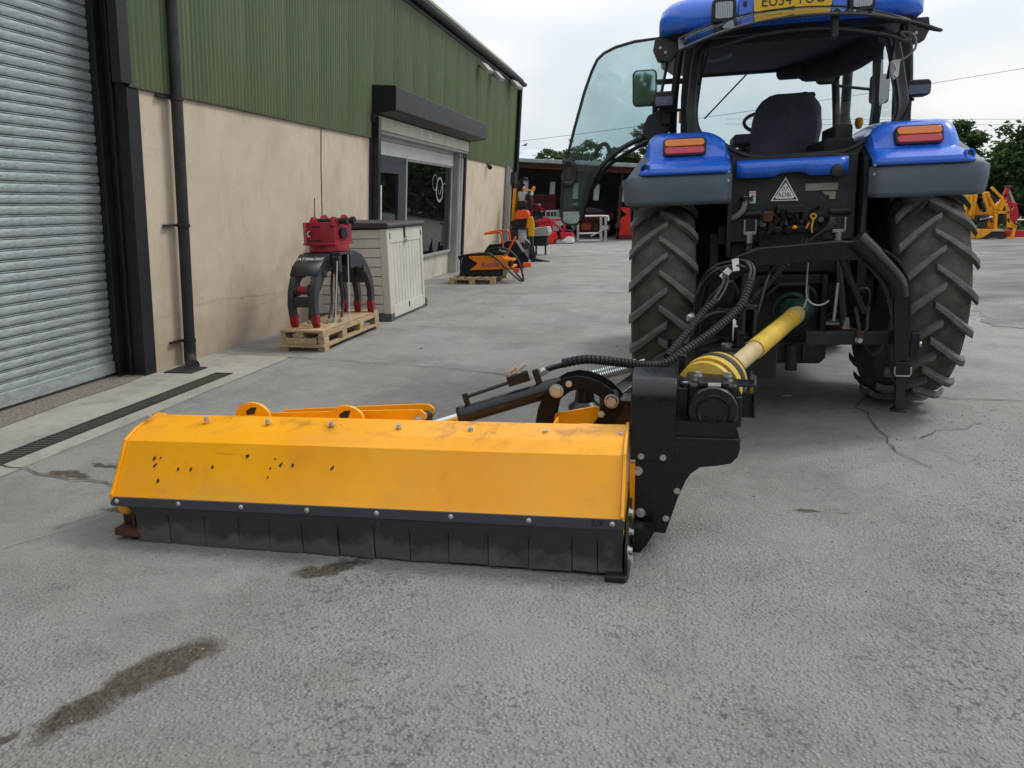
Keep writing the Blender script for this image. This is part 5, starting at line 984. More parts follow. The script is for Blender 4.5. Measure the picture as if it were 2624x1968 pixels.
# ================================================================== PALLETS
def board(p, x0, x1, y0, y1, z0, z1, name='plank'):
    j = lambda: random.uniform(-.004, .004)
    return obj(name, MB().box(x0+j(), x1+j(), y0+j(), y1+j(), z0, z1), 'pallet_wood', p, bevel=.003)
p1_ = thing('timber_pallet', 'long timber pallet under the red and grey log grapple by the wall', 'pallet', (-4.07, 8.74, 0), world=True, group='timber pallets by the wall')
board(p1_, -4.33, -3.82, 8.06, 9.42, .228, .245, 'deck_board'); board(p1_, -4.34, -3.81, 7.87, 8.05, .222, .250); board(p1_, -4.34, -3.81, 9.44, 9.60, .222, .250)
for x in (-4.34, -4.12, -3.87): board(p1_, x, x+.06, 7.88, 9.60, .165, .222, 'rail')
for y in (7.89, 8.4, 8.95, 9.46):
    for x in (-4.335, -4.115, -3.885): board(p1_, x, x+.08, y, y+.13, .075, .165, 'block')
for x in (-4.345, -4.12, -3.885): board(p1_, x, x+.085, 7.87, 9.61, .045, .075, 'runner')
for y in (7.88, 9.47):
    for x in (-4.34, -3.885): board(p1_, x, x+.085, y, y+.13, .0, .045, 'foot')
board(p1_, -4.25, -3.89, 7.865, 7.89, .085, .155, 'end_board'); board(p1_, -4.335, -3.82, 7.862, 7.886, .048, .082, 'end_board')
p2_ = thing('timber_pallet', 'open slatted timber pallet under the orange tree shear', 'pallet', (-3.94, 15.85, 0), world=True, group='timber pallets by the wall')
for i in range(6): board(p2_, -4.42+i*.172, -4.42+i*.172+.11, 15.22, 16.48, .115, .14)
for y in (15.22, 15.8, 16.36): board(p2_, -4.43, -3.45, y, y+.1, .09, .115, 'cross_board')
for y in (15.22, 15.8, 16.36):
    for x in (-4.43, -4.0, -3.56): board(p2_, x, x+.11, y, y+.1, .015, .09, 'block')
for x in (-4.43, -4.0, -3.56): board(p2_, x, x+.1, 15.2, 16.48, .0, .016, 'runner')

# ================================================================== LOG GRAPPLE
gr = thing('log_grapple', 'log grapple with red head and grey curved tines standing on a pallet', 'grapple', (-4.05, 8.74, .248))
outer = [(-.02, .81), (-.24, .82), (-.38, .78), (-.52, .69), (-.64, .56), (-.715, .42), (-.745, .28), (-.735, .16), (-.705, .10)]
inner = [(-.635, .10), (-.65, .20), (-.635, .32), (-.58, .43), (-.49, .53), (-.37, .60), (-.22, .635), (-.02, .63)]
def tine(x, s, tw, th=.072):
    o = obj('tine', MB().prism([(s*y, z) for y, z in outer+inner], 'x', x-th/2, x+th/2), 'grapple_grey', gr, bevel=.006)
    obj('tine_tip', MB().prism([(s*-.725, .15), (s*-.63, .15), (s*-.64, .05), (s*-.65, .0), (s*-.68, .0), (s*-.712, .06)], 'x', x-th*.56, x+th*.56), 'red_paint', o, bevel=.006)
    if abs(x) < .3: obj('tine_slot', MB().prism([(s*-.36, .73), (s*-.50, .63), (s*-.53, .57), (s*-.40, .66)], 'x', x-th*.52, x+th*.52), 'ink', o)
    obj('tine_boss', MB().lathe([(-th*.7, .001), (-th*.7, .045), (th*.7, .045), (th*.7, .001)], (x, s*-.43, .60), (1, 0, 0), 16), 'grapple_grey', o)
    return o
for x in (-.195, .075): tine(x, 1, 0)
for x in (-.16, .03, .215): tine(x, -1, 0)
sp3 = MB(); sp3.add([(-.235, -.32, .825), (.115, -.32, .825), (.115, -.545, .695), (.115, -.62, .60), (-.235, -.62, .60), (-.235, -.545, .695)], [(0, 5, 2, 1), (5, 4, 3, 2)])
hd = obj('hood_plate', sp3, 'grapple_grey', gr, solid=.016); text('hood_print', 'CAT306/307', .07, 'label_white', hd, (-.06, -.462, .776), (R(30), 0, 0))
obj('pivot_tube', rod((-.21, -.64, .43), (.09, -.64, .43), .048, 14), 'red_paint', gr)
for x in (-.15, .0): obj('pivot_ring', rod((x, -.64, .43), (x+.025, -.64, .43), .07, 16), 'grapple_grey', gr)
obj('cross_plate', MB().box(-.19, .07, -.72, -.66, .24, .36), 'grapple_grey', gr, bevel=.01); obj('cross_plate', MB().box(-.16, .21, .55, .60, .40, .62), 'grapple_grey', gr, bevel=.01)
mb = MB(); mb.box(-.235, .24, -.24, .24, .800, .835); mb.box(-.22, -.16, -.26, -.2, .72, .80); mb.box(.17, .23, -.26, -.18, .60, .80); mb.box(.1, .14, -.2, .2, .66, .80); mb.box(-.14, -.10, -.2, .2, .66, .80); mb.prism([(.15, .80), (.25, .80), (.23, .62), (.19, .58), (.16, .64)], 'y', -.30, -.27); obj('top_frame', mb, 'grapple_grey', gr, bevel=.008)
obj('piston', rod((-.05, -.25, .74), (-.05, .25, .74), .055, 14), 'red_paint', gr)
obj('rotator', MB().lathe([(0, .2), (0, .235), (.015, .245), (.06, .24), (.085, .235), (.085, .1)], (.0, 0, .835), (0, 0, 1), 32), 'red_paint', gr, ang=30)
hdp = [(-.26, -.17), (-.17, -.27), (.06, -.27), (.17, -.2), (.24, .1), (.20, .27), (-.2, .27), (-.26, .2)]
rows = [[(x*k, y*k, z) for x, y in hdp] for z, k in ((.92, 1.0), (.945, 1.0), (.945, .96), (1.17, .96), (1.19, .94))]
hmb = MB(); hmb.grid(rows, True); hmb.add(rows[-1], [tuple(range(8))]); hmb.add(rows[0], [tuple(range(7, -1, -1))]); head = obj('head', hmb, 'red_paint', gr, bevel=.006)
def ear(x):
    pts = [(-.26, 1.15), (-.24, 1.215), (-.19, 1.255), (-.13, 1.25), (-.10, 1.225), (-.02, 1.215), (.04, 1.23), (.08, 1.265), (.14, 1.275), (.20, 1.25), (.235, 1.20), (.25, 1.1), (.2, 1.1)]
    return MB().prism(pts, 'x', x-.018, x+.018)
for x in (-.10, .16): obj('ear', ear(x), 'red_paint', head, bevel=.004)
for y in (-.06, .17): obj('ear_pin', rod((-.16, y, 1.20), (.24, y, 1.20), .034, 14), 'dark_metal', head)
obj('pin_nut', rod((.24, -.06, 1.20), (.285, -.06, 1.20), .045, 6), 'dark_metal', head); obj('pin_nut', rod((.24, .17, 1.20), (.28, .17, 1.20), .05, 12), 'dark_metal', head)
obj('lifting_window', MB().prism(rrect(-.05, .07, .99, 1.12, .05), 'x', .21, .232), 'ink', head, rot=(0, 0, R(-12))); obj('vent', MB().box(-.15, .03, -.262, -.2595, .965, .985), 'ink', head); obj('vent', MB().box(-.09, .02, -.262, -.2595, 1.13, 1.15), 'ink', head)
obj('cog_badge', MB().lathe([(0, .024), (0, .036)], (-.12, -.2605, 1.055), (0, 1, 0), 9), 'label_white', head); obj('cog_badge', MB().lathe([(0, .001), (0, .036)], (-.098, -.2610, 1.055), (0, 1, 0), 12), 'maroon', head)
for pp in ([(-.05, -.15, .62), (-.06, -.30, .45), (-.10, -.42, .25), (-.09, -.50, .05)], [(-.02, -.12, .62), (-.02, -.28, .45), (-.05, -.42, .25), (-.05, -.52, .05)], [(.02, .0, .62), (.01, -.05, .4), (.03, -.12, .2), (.06, -.30, .03)], [(.05, .05, .62), (.05, .0, .4), (.06, -.05, .2), (.09, -.22, .03)], [(.08, .1, .6), (.10, .05, .4), (.12, .02, .2), (.16, -.16, .03)]):
    h_ = obj('hose', MB().tube(spline(pp, 6), .017, 8), 'hose', gr); obj('fitting', rod(pp[-1], Vector(pp[-1])+Vector((.01, -.06, -.005)), .02, 8), 'zinc', h_)
obj('strap', MB().bar((.225, -.30, .74), (.205, -.44, .0), .012, .004, (0, 1, 0)), 'label_white', gr); obj('strap', MB().bar((.235, .0, .80), (.245, -.10, .0), .012, .004, (0, 1, 0)), 'label_white', gr)

# ================================================================== STORAGE BOX
bx_ = thing('storage_box', 'pale resin storage box with dark brown lid standing by the shop door', 'storage box', (-4.38, 10.95, 0), world=True)
X0, X1, Ya, Yb, ZT = -4.98, -3.83, 10.15, 11.72, 1.315
obj('core', MB().box(X0+.03, X1-.03, Ya+.03, Yb-.03, .03, ZT-.02), 'box_resin', bx_)
n_ = 9
for i in range(n_): obj('side_board', MB().box(X0+.02, X1-.10, Ya+.004, Ya+.03, .12+i*(ZT-.13)/n_, .12+(i+1)*(ZT-.13)/n_-.012), 'box_resin', bx_, bevel=.005)
for (x0, x1, y0, y1) in ((X1-.115, X1+.002, Ya-.006, Ya+.11), (X1-.1, X1+.002, Yb-.08, Yb+.004), (X0, X0+.1, Ya-.004, Ya+.08)): obj('corner_post', MB().box(x0, x1, y0, y1, .05, ZT-.01), 'box_resin', bx_, bevel=.018, seg=3)
obj('front_rail', MB().box(X1-.03, X1-.002, Ya+.12, Yb-.09, 1.10, ZT-.01), 'box_resin', bx_, bevel=.006); obj('front_rail', MB().box(X1-.03, X1-.002, Ya+.12, Yb-.09, .04, .22), 'box_resin', bx_, bevel=.006)
for i in range(10): w0 = Ya+.13+i*.133; obj('front_plank', MB().box(X1-.034, X1-.010, w0, w0+.122, .22, 1.10), 'box_resin', bx_, bevel=.005)
obj('lid', MB().prism([(X0-.02, ZT), (X1+.035, ZT), (X1+.045, ZT+.03), (X1+.02, ZT+.07), (X0, ZT+.095)], 'y', Ya-.04, Yb+.04), 'box_lid', bx_, bevel=.012); obj('lid_rib', MB().box(X1-.4, X1-.36, Ya-.046, Ya-.03, ZT+.01, ZT+.06), 'box_lid', bx_)
obj('plinth', MB().box(X0-.01, X1+.006, Ya-.012, Ya+.13, .0, .115), 'box_base', bx_, bevel=.008); obj('plinth', MB().box(X0, X1-.02, Ya+.1, Yb, .0, .04), 'box_base', bx_)
pk = obj('hasp', MB().box(X1, X1+.014, 10.84, 10.90, 1.16, ZT+.01), 'black_steel', bx_, bevel=.004); obj('padlock', MB().box(X1+.010, X1+.036, 10.85, 10.91, 1.08, 1.14), 'steel', pk, bevel=.008); obj('shackle', MB().tube(spline([(X1+.022, 10.86, 1.13), (X1+.022, 10.86, 1.17), (X1+.022, 10.88, 1.19), (X1+.022, 10.90, 1.17), (X1+.022, 10.90, 1.13)], 4), .006, 6), 'steel', pk)
for y in (10.24, 11.62): obj('hinge', MB().box(X1-.002, X1+.006, y, y+.03, 1.16, 1.24), 'dark_metal', bx_)
obj('catch', MB().box(X1-.004, X1+.006, 10.93, 10.96, .12, .2), 'dark_metal', bx_); obj('wheel_foot', MB().box(X1-.02, X1+.02, Yb, Yb+.06, .02, .16), 'box_base', bx_, bevel=.01)

# ================================================================== TREE SHEAR ON THE SECOND PALLET
ks = thing('tree_shear', 'orange and black hydraulic tree shear lying on a slatted pallet', 'tree shear', (-3.75, 15.7, .14), world=True)
obj('body', MB().prism([(-4.06, .53), (-3.87, .41), (-4.05, .27), (-3.24, .29), (-3.12, .31), (-3.12, .36), (-3.22, .37), (-3.22, .44), (-3.12, .45), (-3.12, .49), (-3.26, .50), (-3.33, .54), (-3.34, .575), (-4.06, .56)], 'y', 15.46, 15.95), 'shear_orange', ks, bevel=.012)
obj('jaw', MB().prism([(-4.31, .56), (-4.22, .38), (-4.29, .18), (-4.0, .18), (-3.9, .41), (-4.0, .565), (-3.85, .62), (-4.05, .61)], 'y', 15.5, 16.05), 'black_paint', ks, bevel=.006)
obj('base_plate', MB().prism([(-4.29, .17), (-3.35, .145), (-3.33, .27), (-4.1, .265)], 'y', 15.48, 16.0), 'black_paint', ks, bevel=.006); obj('top_plate', MB().prism([(-4.0, .565), (-3.86, .63), (-3.3, .60), (-3.3, .575)], 'y', 15.5, 15.98), 'black_paint', ks)
obj('rear_plate', MB().prism([(-3.85, .62), (-3.74, .77), (-3.42, .79), (-3.36, .84), (-3.15, .84), (-3.0, .6)], 'y', 16.0, 16.3), 'black_paint', ks, bevel=.01); obj('turntable', MB().lathe([(0, .17), (.03, .18), (.05, .15), (.07, .12)], (-3.45, 15.75, .60), (0, 0, 1), 24), 'black_paint', ks)
obj('roller', rod((-3.17, 15.5, .34), (-3.17, 15.5, .46), .05, 14), 'ink', ks); obj('pin', rod((-3.42, 15.62, .66), (-3.42, 15.62, .72), .028, 12), 'zinc', ks)
obj('blade_edge', MB().bar((-4.2, 15.49, .54), (-4.23, 15.49, .42), .006, .012), 'steel', ks)
for L_ in ([(-3.81, 15.9, 1.0), (-3.60, 15.9, 1.02), (-3.49, 15.9, 1.03), (-3.45, 15.9, 1.0), (-3.43, 15.9, .92), (-3.40, 15.9, .62)], [(-3.86, 16.2, 1.0), (-3.62, 16.2, 1.045), (-3.42, 16.2, 1.06), (-3.36, 16.2, 1.04), (-3.33, 16.2, .97), (-3.31, 16.2, .7)]): obj('guard_tube', MB().tube(spline(L_, 5), .021, 8), 'hot_orange', ks)
lv = obj('lever', MB().bar((-3.345, 15.88, .55), (-3.13, 15.88, .93), .03, .085, (0, 1, 0)), 'hot_orange', ks, bevel=.01); lv2 = obj('lever_label', MB().bar((-3.30, 15.86, .63), (-3.25, 15.86, .72), .004, .05, (0, 1, 0)), 'label_white', lv)
KH = [(-3.63, 15.44, .63), (-3.46, 15.42, .52), (-3.26, 15.40, .33), (-3.06, 15.40, .14), (-2.93, 15.42, .05), (-2.90, 15.45, .12), (-3.0, 15.48, .46), (-3.15, 15.5, .64), (-3.35, 15.52, .72), (-3.56, 15.52, .71), (-3.72, 15.5, .63)]
obj('hose', MB().tube(spline(KH, 8), .021, 8), 'hose', ks); obj('hose', MB().tube(spline([(-3.15, 15.7, .26), (-3.05, 15.6, .16), (-2.93, 15.5, .06), (-2.91, 15.46, .05)], 6), .02, 8), 'hose', ks)
text('body_print', 'Koala', .16, 'ink_purple', ks, (-3.60, 15.455, .385), (R(90), R(-4), 0)); text('body_print', '2', .06, 'ink', ks, (-3.33, 15.455, .335), (R(90), 0, 0))
obj('fork_sleeve', MB().box(-3.12, -3.0, 15.5, 15.6, .22, .30), 'hot_orange', ks); obj('fork_sleeve', MB().box(-3.0, -2.83, 15.95, 16.1, .29, .38), 'hot_orange', ks)

au = thing('gearbox_attachment', 'black gearbox attachment with a drive shaft propped behind the tree shear', 'attachment', (-3.7, 19, 0), world=True)
obj('body', MB().prism([(-4.0, .04), (-4.0, .55), (-3.8, .72), (-3.55, .66), (-3.5, .3), (-3.55, .04)], 'y', 18.9, 19.5), 'black_paint', au, bevel=.02); obj('side_plate', MB().prism([(-3.64, .38), (-3.48, .42), (-3.37, .26), (-3.40, .16), (-3.52, .04), (-3.68, .12)], 'y', 18.75, 18.8), 'black_paint', au)
obj('shaft', rod((-3.66, 18.6, .34), (-3.42, 18.6, .62), .05, 12), 'dark_metal', au); obj('shaft_yoke', rod((-3.48, 18.6, .56), (-3.36, 18.6, .70), .10, 12), 'black_plastic', au); obj('label', MB().box(-3.56, -3.48, 18.53, 18.545, .46, .53), 'label_white', au); obj('hook', MB().tube(spline([(-3.42, 18.5, .66), (-3.45, 18.5, .74), (-3.35, 18.5, .74), (-3.3, 18.5, .70)], 4), .01, 5), 'zinc', au)
fk = thing('pallet_tines', 'pair of dark steel fork blades standing on the concrete by the corner', 'fork tines', (-3.6, 21.4, 0), world=True)
obj('upright', MB().prism([(-3.70, .46), (-3.64, .12), (-3.66, .02), (-3.78, .02), (-3.74, .14)], 'y', 21.35, 21.41), 'black_steel', fk); obj('blade', MB().prism([(-3.80, .0), (-3.66, .10), (-3.23, .012), (-3.24, .0)], 'y', 21.3, 21.44), 'black_steel', fk); obj('upright', MB().prism([(-3.86, .36), (-3.80, .36), (-3.80, .02), (-3.88, .02)], 'y', 21.7, 21.76), 'black_steel', fk)

# ---- hedge trimmer parked past the building corner
ht = thing('hedge_trimmer', 'yellow and orange hedge trimmer folded up beside the far building corner', 'hedge trimmer', (-4.3, 22.8, 0), world=True)
obj('arm', MB().bar((-4.52, 23, 2.06), (-4.62, 23, .9), .10, .10), 'machine_yellow', ht, bevel=.01); obj('arm', MB().bar((-4.43, 23.1, 1.9), (-4.52, 23.1, 1.1), .10, .10), 'machine_yellow', ht, bevel=.01)
obj('boom', MB().tube(spline([(-4.44, 23, 1.9), (-4.40, 23, 2.18), (-4.26, 23, 2.33), (-4.13, 23, 2.31)], 5), .045, 8), 'black_paint', ht); obj('boom', MB().tube(spline([(-4.38, 23.05, 1.8), (-4.34, 23.05, 2.08), (-4.24, 23.05, 2.2)], 5), .05, 8), 'black_paint', ht)
obj('light_bar', MB().box(-4.26, -3.92, 22.95, 23.0, 1.98, 2.03), 'machine_yellow', ht)
for x in (-4.25, -3.95): obj('beacon', MB().lathe([(0, .045), (.05, .045), (.08, .02), (.08, .001)], (x, 22.97, 2.03), (0, 0, 1), 12), 'amber', ht)
obj('lamp', MB().box(-4.02, -3.96, 22.9, 22.95, 1.86, 1.98), 'label_white', ht); obj('lamp', MB().box(-4.38, -4.30, 22.9, 22.95, 1.86, 1.98), 'zinc', ht)
obj('motor', MB().prism([(-4.42, 1.95), (-4.2, 1.94), (-4.22, 1.68), (-4.37, 1.70)], 'y', 22.85, 23.05), 'zinc', ht, bevel=.02); obj('rubber_guard', MB().tube(spline([(-4.14, 23.1, 1.9), (-4.06, 23.1, 1.75), (-4.08, 23.1, 1.52)], 4), .07, 8), 'hose', ht)
obj('pump', MB().box(-4.46, -4.16, 22.8, 23.1, 1.47, 1.70), 'cast_black', ht, bevel=.04); obj('mount', MB().box(-4.52, -4.14, 22.7, 23.1, 1.445, 1.475), 'black_paint', ht)
obj('head', MB().prism([(-4.45, 1.16), (-4.40, 1.36), (-4.22, 1.44), (-4.05, 1.42), (-4.0, 1.29), (-4.09, 1.16)], 'y', 22.4, 22.7), 'hot_orange', ht, bevel=.03); obj('bracket', MB().prism([(-4.56, 1.13), (-4.09, 1.21), (-4.08, 1.06), (-4.15, .91), (-4.53, .88)], 'y', 22.4, 22.8), 'black_paint', ht, bevel=.02)
obj('side_panel', MB().prism([(-4.04, 1.25), (-3.92, 1.24), (-3.87, 1.01), (-3.89, .66), (-4.08, .68), (-4.11, 1.01)], 'y', 22.5, 22.6), 'machine_yellow', ht, bevel=.01); obj('base', MB().box(-4.6, -4.05, 22.4, 23.1, .0, .88), 'ink', ht, bevel=.03); obj('leg', MB().box(-4.0, -3.92, 22.5, 22.7, 0, .66), 'dark_metal', ht)
mc = thing('log_roller', 'upright grey steel cylinder with a black top flange by the corner', 'cylinder', (-4.04, 21.5, 0), world=True); obj('drum', rod((-4.04, 21.5, .30), (-4.04, 21.5, .90), .115, 18), 'frame_grey', mc); obj('flange', rod((-4.0, 21.5, .90), (-4.0, 21.5, .93), .15, 18), 'black_paint', mc); obj('stand', MB().box(-4.14, -3.92, 21.4, 21.6, 0, .3), 'dark_metal', mc)
sb_ = thing('spreader_box', 'pale grey sheet metal box on a low frame in front of the red machine', 'machine', (-3.9, 24, 0), world=True); obj('box', MB().prism([(-4.14, .85), (-3.68, .90), (-3.63, .72), (-3.67, .62), (-4.15, .61)], 'y', 23.8, 24.5), 'frame_grey', sb_, bevel=.01); obj('frame', MB().box(-4.15, -3.72, 23.9, 24.4, .30, .61), 'dark_metal', sb_)
for x in (-4.1, -3.8): obj('leg', MB().box(x, x+.05, 24.0, 24.05, 0, .3), 'dark_metal', sb_); obj('end_panel', MB().box(-4.25, -4.15, 23.8, 24.5, .6, .85), 'rust', sb_)

paint('shed_brown', srgb(70, 42, 36), .8, var=.2)
# ================================================================== OPEN SHED AND ITS MACHINES
sh_ = thing('open_shed', 'open fronted machinery shed with grey tin roof behind the yard', 'shed', (-4.2, 33, 0), (0, R(4.3), 0))
obj('roof_edge', MB().tube([(-9, -.1, 3.27), (3.4, -.1, 3.27)], .06, 6, sq=(.26, .16), up=(0, 0, 1)), 'shed_roof', sh_, bevel=.03)
RL = (-3.4, -2.2, -1.0, .3, 1.6); rb_ = MB(); rb_.box(-9, 3.4, 0, 1.3, 3.30, 3.34); rb_.box(-9, 3.4, 4.2, 9, 3.30, 3.34); xp = -9
for x in RL: rb_.box(xp, x, 1.3, 4.2, 3.30, 3.34); xp = x+.4
rb_.box(xp, 3.4, 1.3, 4.2, 3.30, 3.34); obj('roof', rb_, 'shed_roof', sh_)
for x in RL: obj('roof_light', MB().box(x, x+.4, 1.3, 4.2, 3.315, 3.325), 'roof_glint', sh_)
LP = (-3.6, -2.15, -.9, .2, 1.55); rw_ = MB(); rw_.box(-9, 3.4, 7.9, 8, -.6, 1.75); rw_.box(-9, 3.4, 7.9, 8, 2.58, 3.3); xp = -9
for x in LP: rw_.box(xp, x, 7.9, 8, 1.75, 2.58); xp = x+.3
rw_.box(xp, 3.4, 7.9, 8, 1.75, 2.58); obj('rear_wall', rw_, 'shed_tin', sh_)
for x in LP: obj('light_panel', MB().box(x, x+.3, 7.94, 7.96, 1.75, 2.58), 'roof_glint', sh_); obj('side_wall', MB().box(-9, -8.9, 0, 8, -.6, 3.3), 'shed_tin', sh_); obj('side_wall', MB().box(3.3, 3.4, 0, 8, -.6, 3.3), 'shed_tin', sh_); obj('block_wall', MB().box(-9, 3.4, 7.75, 7.9, -.6, .75), 'concrete_block', sh_)
obj('fascia', MB().box(-9, 3.4, .05, .12, 2.96, 3.16), 'shed_brown', sh_)
for x in (-6.8, -2.6, 2.05): obj('post', MB().box(x-.06, x+.06, .9, 1.02, -.6, 3.2), 'shed_brown', sh_)
for y in (1.6, 3.2, 4.8, 6.4): obj('purlin', MB().box(-9, 3.4, y, y+.08, 3.12, 3.28), 'rust', sh_)
for x in (-4.8, -.4): obj('rafter', MB().bar((x, .2, 3.1), (x, 7.8, 3.1), .12, .2), 'rust', sh_)
gb2 = thing('barn', 'low barn with pale grey roof behind the trees', 'building', (-6.7, 45, 0), world=True); obj('wall', MB().box(-9.2, -4.6, 45, 50, 0, 3.9), 'concrete_block', gb2); obj('roof', MB().prism([(44.7, 3.95), (47.5, 4.85), (50.3, 3.95), (50.3, 3.85), (44.7, 3.85)], 'x', -9.4, -4.4), 'light_panel', gb2)
tl = thing('silage_trailer', 'dark red high sided trailer parked inside the open shed', 'trailer', (-6.0, 38.5, 0), world=True)
obj('body', MB().box(-6.9, -5.38, 37.6, 40, 1.0, 2.02), 'maroon', tl, bevel=.03); obj('rear_board', MB().box(-6.8, -5.46, 37.56, 37.6, 1.1, 1.55), 'maroon', tl, bevel=.01); obj('top_rail', MB().box(-6.92, -5.36, 37.55, 37.62, 1.96, 2.05), 'maroon', tl); obj('chassis', MB().box(-6.5, -5.8, 37.7, 40, .6, 1.0), 'ink', tl); obj('number_board', MB().box(-6.27, -6.1, 37.54, 37.56, 1.52, 1.60), 'label_white', tl)
for x in (-6.75, -5.6):
    w_ = obj('wheel', MB().lathe([(-.14, .2), (-.14, .42), (.14, .42), (.14, .2)], (x, 38.6, .42), (1, 0, 0), 20), 'ink', tl)
for x in (-6.35, -6.0): obj('vent', MB().box(x, x+.25, 37.545, 37.562, 1.72, 1.88), 'ink', tl)
pu = thing('pickup_truck', 'white crew cab pickup truck parked in front of the shed trailer', 'pickup truck', (-5.6, 36, 0), world=True)
obj('body', MB().prism([(-6.45, .32), (-6.45, .88), (-6.05, .98), (-5.05, .98), (-4.3, .95), (-4.3, .35)], 'y', 35.4, 37.0), 'white_paint', pu, bevel=.04); obj('cab', MB().prism([(-5.98, .97), (-5.76, 1.29), (-5.04, 1.31), (-4.98, .97)], 'y', 35.5, 36.9), 'white_paint', pu, bevel=.03)
for x0, x1 in ((-5.75, -5.58), (-5.5, -5.36), (-5.31, -5.20), (-5.15, -5.06)): obj('window', MB().box(x0, x1, 35.48, 35.499, 1.03, 1.23), 'ink', pu)
for x in (-6.1, -4.6): obj('wheel', MB().lathe([(-.1, .12), (-.1, .33), (.1, .33), (.1, .12)], (x, 35.5, .33), (0, 1, 0), 18), 'ink', pu)
fn = thing('old_tractor', 'dark red tractor mudguard showing above the white pickup', 'tractor', (-5.8, 34, 0), world=True); obj('mudguard', MB().grid([[(-5.98+.55*u+.02, 34+v, 1.60-.02*v-.36*u*u) for v in (0, .3, .6)] for u in [i/8 for i in range(9)]]), 'crimson', fn, solid=.03); obj('wheel', MB().lathe([(-.15, .3), (-.15, .62), (.15, .62), (.15, .3)], (-5.7, 34.3, .62), (1, 0, 0), 24), 'ink', fn); obj('bonnet', MB().box(-6.3, -5.9, 34.2, 35.2, .8, 1.3), 'maroon', fn, bevel=.05)

rm = thing('disc_mower', 'bright red disc mower with white curtains in front of the shed', 'mower', (-4.5, 31.2, 0), world=True)
for a, b in (((-5.28, .88), (-4.82, 1.04)), ((-4.82, 1.04), (-4.62, .92)), ((-5.24, .9), (-4.15, .96)), ((-4.64, .9), (-4.15, .52)), ((-4.06, .80), (-4.14, .42)), ((-5.25, .62), (-4.62, .84)), ((-4.6, .85), (-4.62, .45))): obj('frame_bar', MB().bar((a[0], 31, a[1]), (b[0], 31.05, b[1]), .08, .09), 'crimson', rm, bevel=.01)
obj('disc_housing', MB().prism([(-4.97, .26), (-4.82, .02), (-4.52, .02), (-4.42, .22), (-4.5, .46), (-4.72, .46)], 'y', 30.9, 31.6), 'bright_red', rm, bevel=.02); obj('curtain', MB().prism([(-4.25, .45), (-3.79, .43), (-3.72, .28), (-3.9, .30), (-4.15, .15)], 'y', 30.8, 31.6), 'crimson', rm); obj('curtain', MB().prism([(-4.15, .14), (-3.9, .31), (-3.75, .28), (-3.72, .04), (-4.1, .0)], 'y', 30.75, 31.5), 'white_paint', rm, bevel=.02)
obj('skid', MB().prism([(-4.39, .14), (-4.0, .11), (-3.98, .0), (-4.36, .0)], 'y', 30.7, 31.4), 'frame_grey', rm, bevel=.02); obj('wheel', MB().lathe([(-.07, .05), (-.07, .13), (.07, .13), (.07, .05)], (-5.03, 31, .13), (1, 0, 0), 16), 'ink', rm); obj('shaft', rod((-4.05, 31, .55), (-3.7, 30.9, .50), .04), 'black_plastic', rm); obj('canopy', MB().prism([(-5.2, .6), (-5.1, .88), (-4.7, .9), (-4.65, .5)], 'y', 31.1, 31.5), 'bright_red', rm, bevel=.02)

hr = thing('chain_harrow', 'galvanised frame holding rusty chain harrows upright in front of the shed', 'harrow', (-3.0, 31.8, 0), world=True)
obj('frame_tube', MB().tube(spline([(-3.62, 31.8, 1.07), (-3.0, 31.8, 1.07), (-2.48, 31.8, 1.06), (-2.39, 31.8, 1.02), (-2.37, 31.8, .86)], 5), .035, 8), 'white_paint', hr)
for x in (-2.67, -2.48, -3.62): obj('frame_post', MB().box(x-.05, x+.05, 31.76, 31.84, .0, 1.04), 'zinc', hr)
for z in (.37, .08): obj('frame_rail', rod((-3.6, 31.8, z), (-2.7, 31.8, z), .035), 'white_paint', hr)
obj('brace', rod((-3.1, 31.75, .25), (-2.45, 31.75, .55), .025), 'zinc', hr); obj('hinge_block', MB().box(-2.62, -2.36, 31.72, 31.76, .52, .68), 'zinc', hr)
ch = MB()
for r_ in range(7):
    for k in range(7):
        x = -3.5+k*.13+(r_ % 2)*.065; z = .12+r_*.14
        if z < .42: ch.tube([(x-.06, 31.86, z), (x-.03, 31.86, z+.06), (x+.03, 31.86, z+.06), (x+.06, 31.86, z), (x+.03, 31.86, z-.06), (x-.03, 31.86, z-.06)], .011, 5, closed=True)
        else: ch.tube([(x-.07, 31.9, z), (x, 31.9, z+.07), (x+.07, 31.9, z), (x, 31.9, z-.07)], .016, 5, closed=True)
obj('chain_mesh', ch, 'rust', hr, kind='stuff'); obj('packed_mat', MB().box(-3.5, -3.1, 31.92, 31.96, .52, .78), 'shop_orange', hr)
ro = thing('red_wrapper', 'bright orange red machine standing just left of the tractor wheel by the shed', 'machine', (-1.8, 34, 0), world=True)
obj('body', MB().prism([(-2.02, .14), (-2.2, .32), (-2.05, .70), (-2.0, .92), (-1.74, 1.06), (-2.14, 1.40), (-1.66, 1.36), (-1.3, 1.1), (-1.2, .2)], 'y', 33.9, 34.5), 'bright_red', ro, bevel=.03); obj('hub', MB().box(-2.22, -2.02, 33.7, 33.95, .48, .75), 'ink', ro, bevel=.03); obj('foot', MB().box(-2.15, -1.3, 33.9, 34.4, .0, .2), 'maroon', ro)
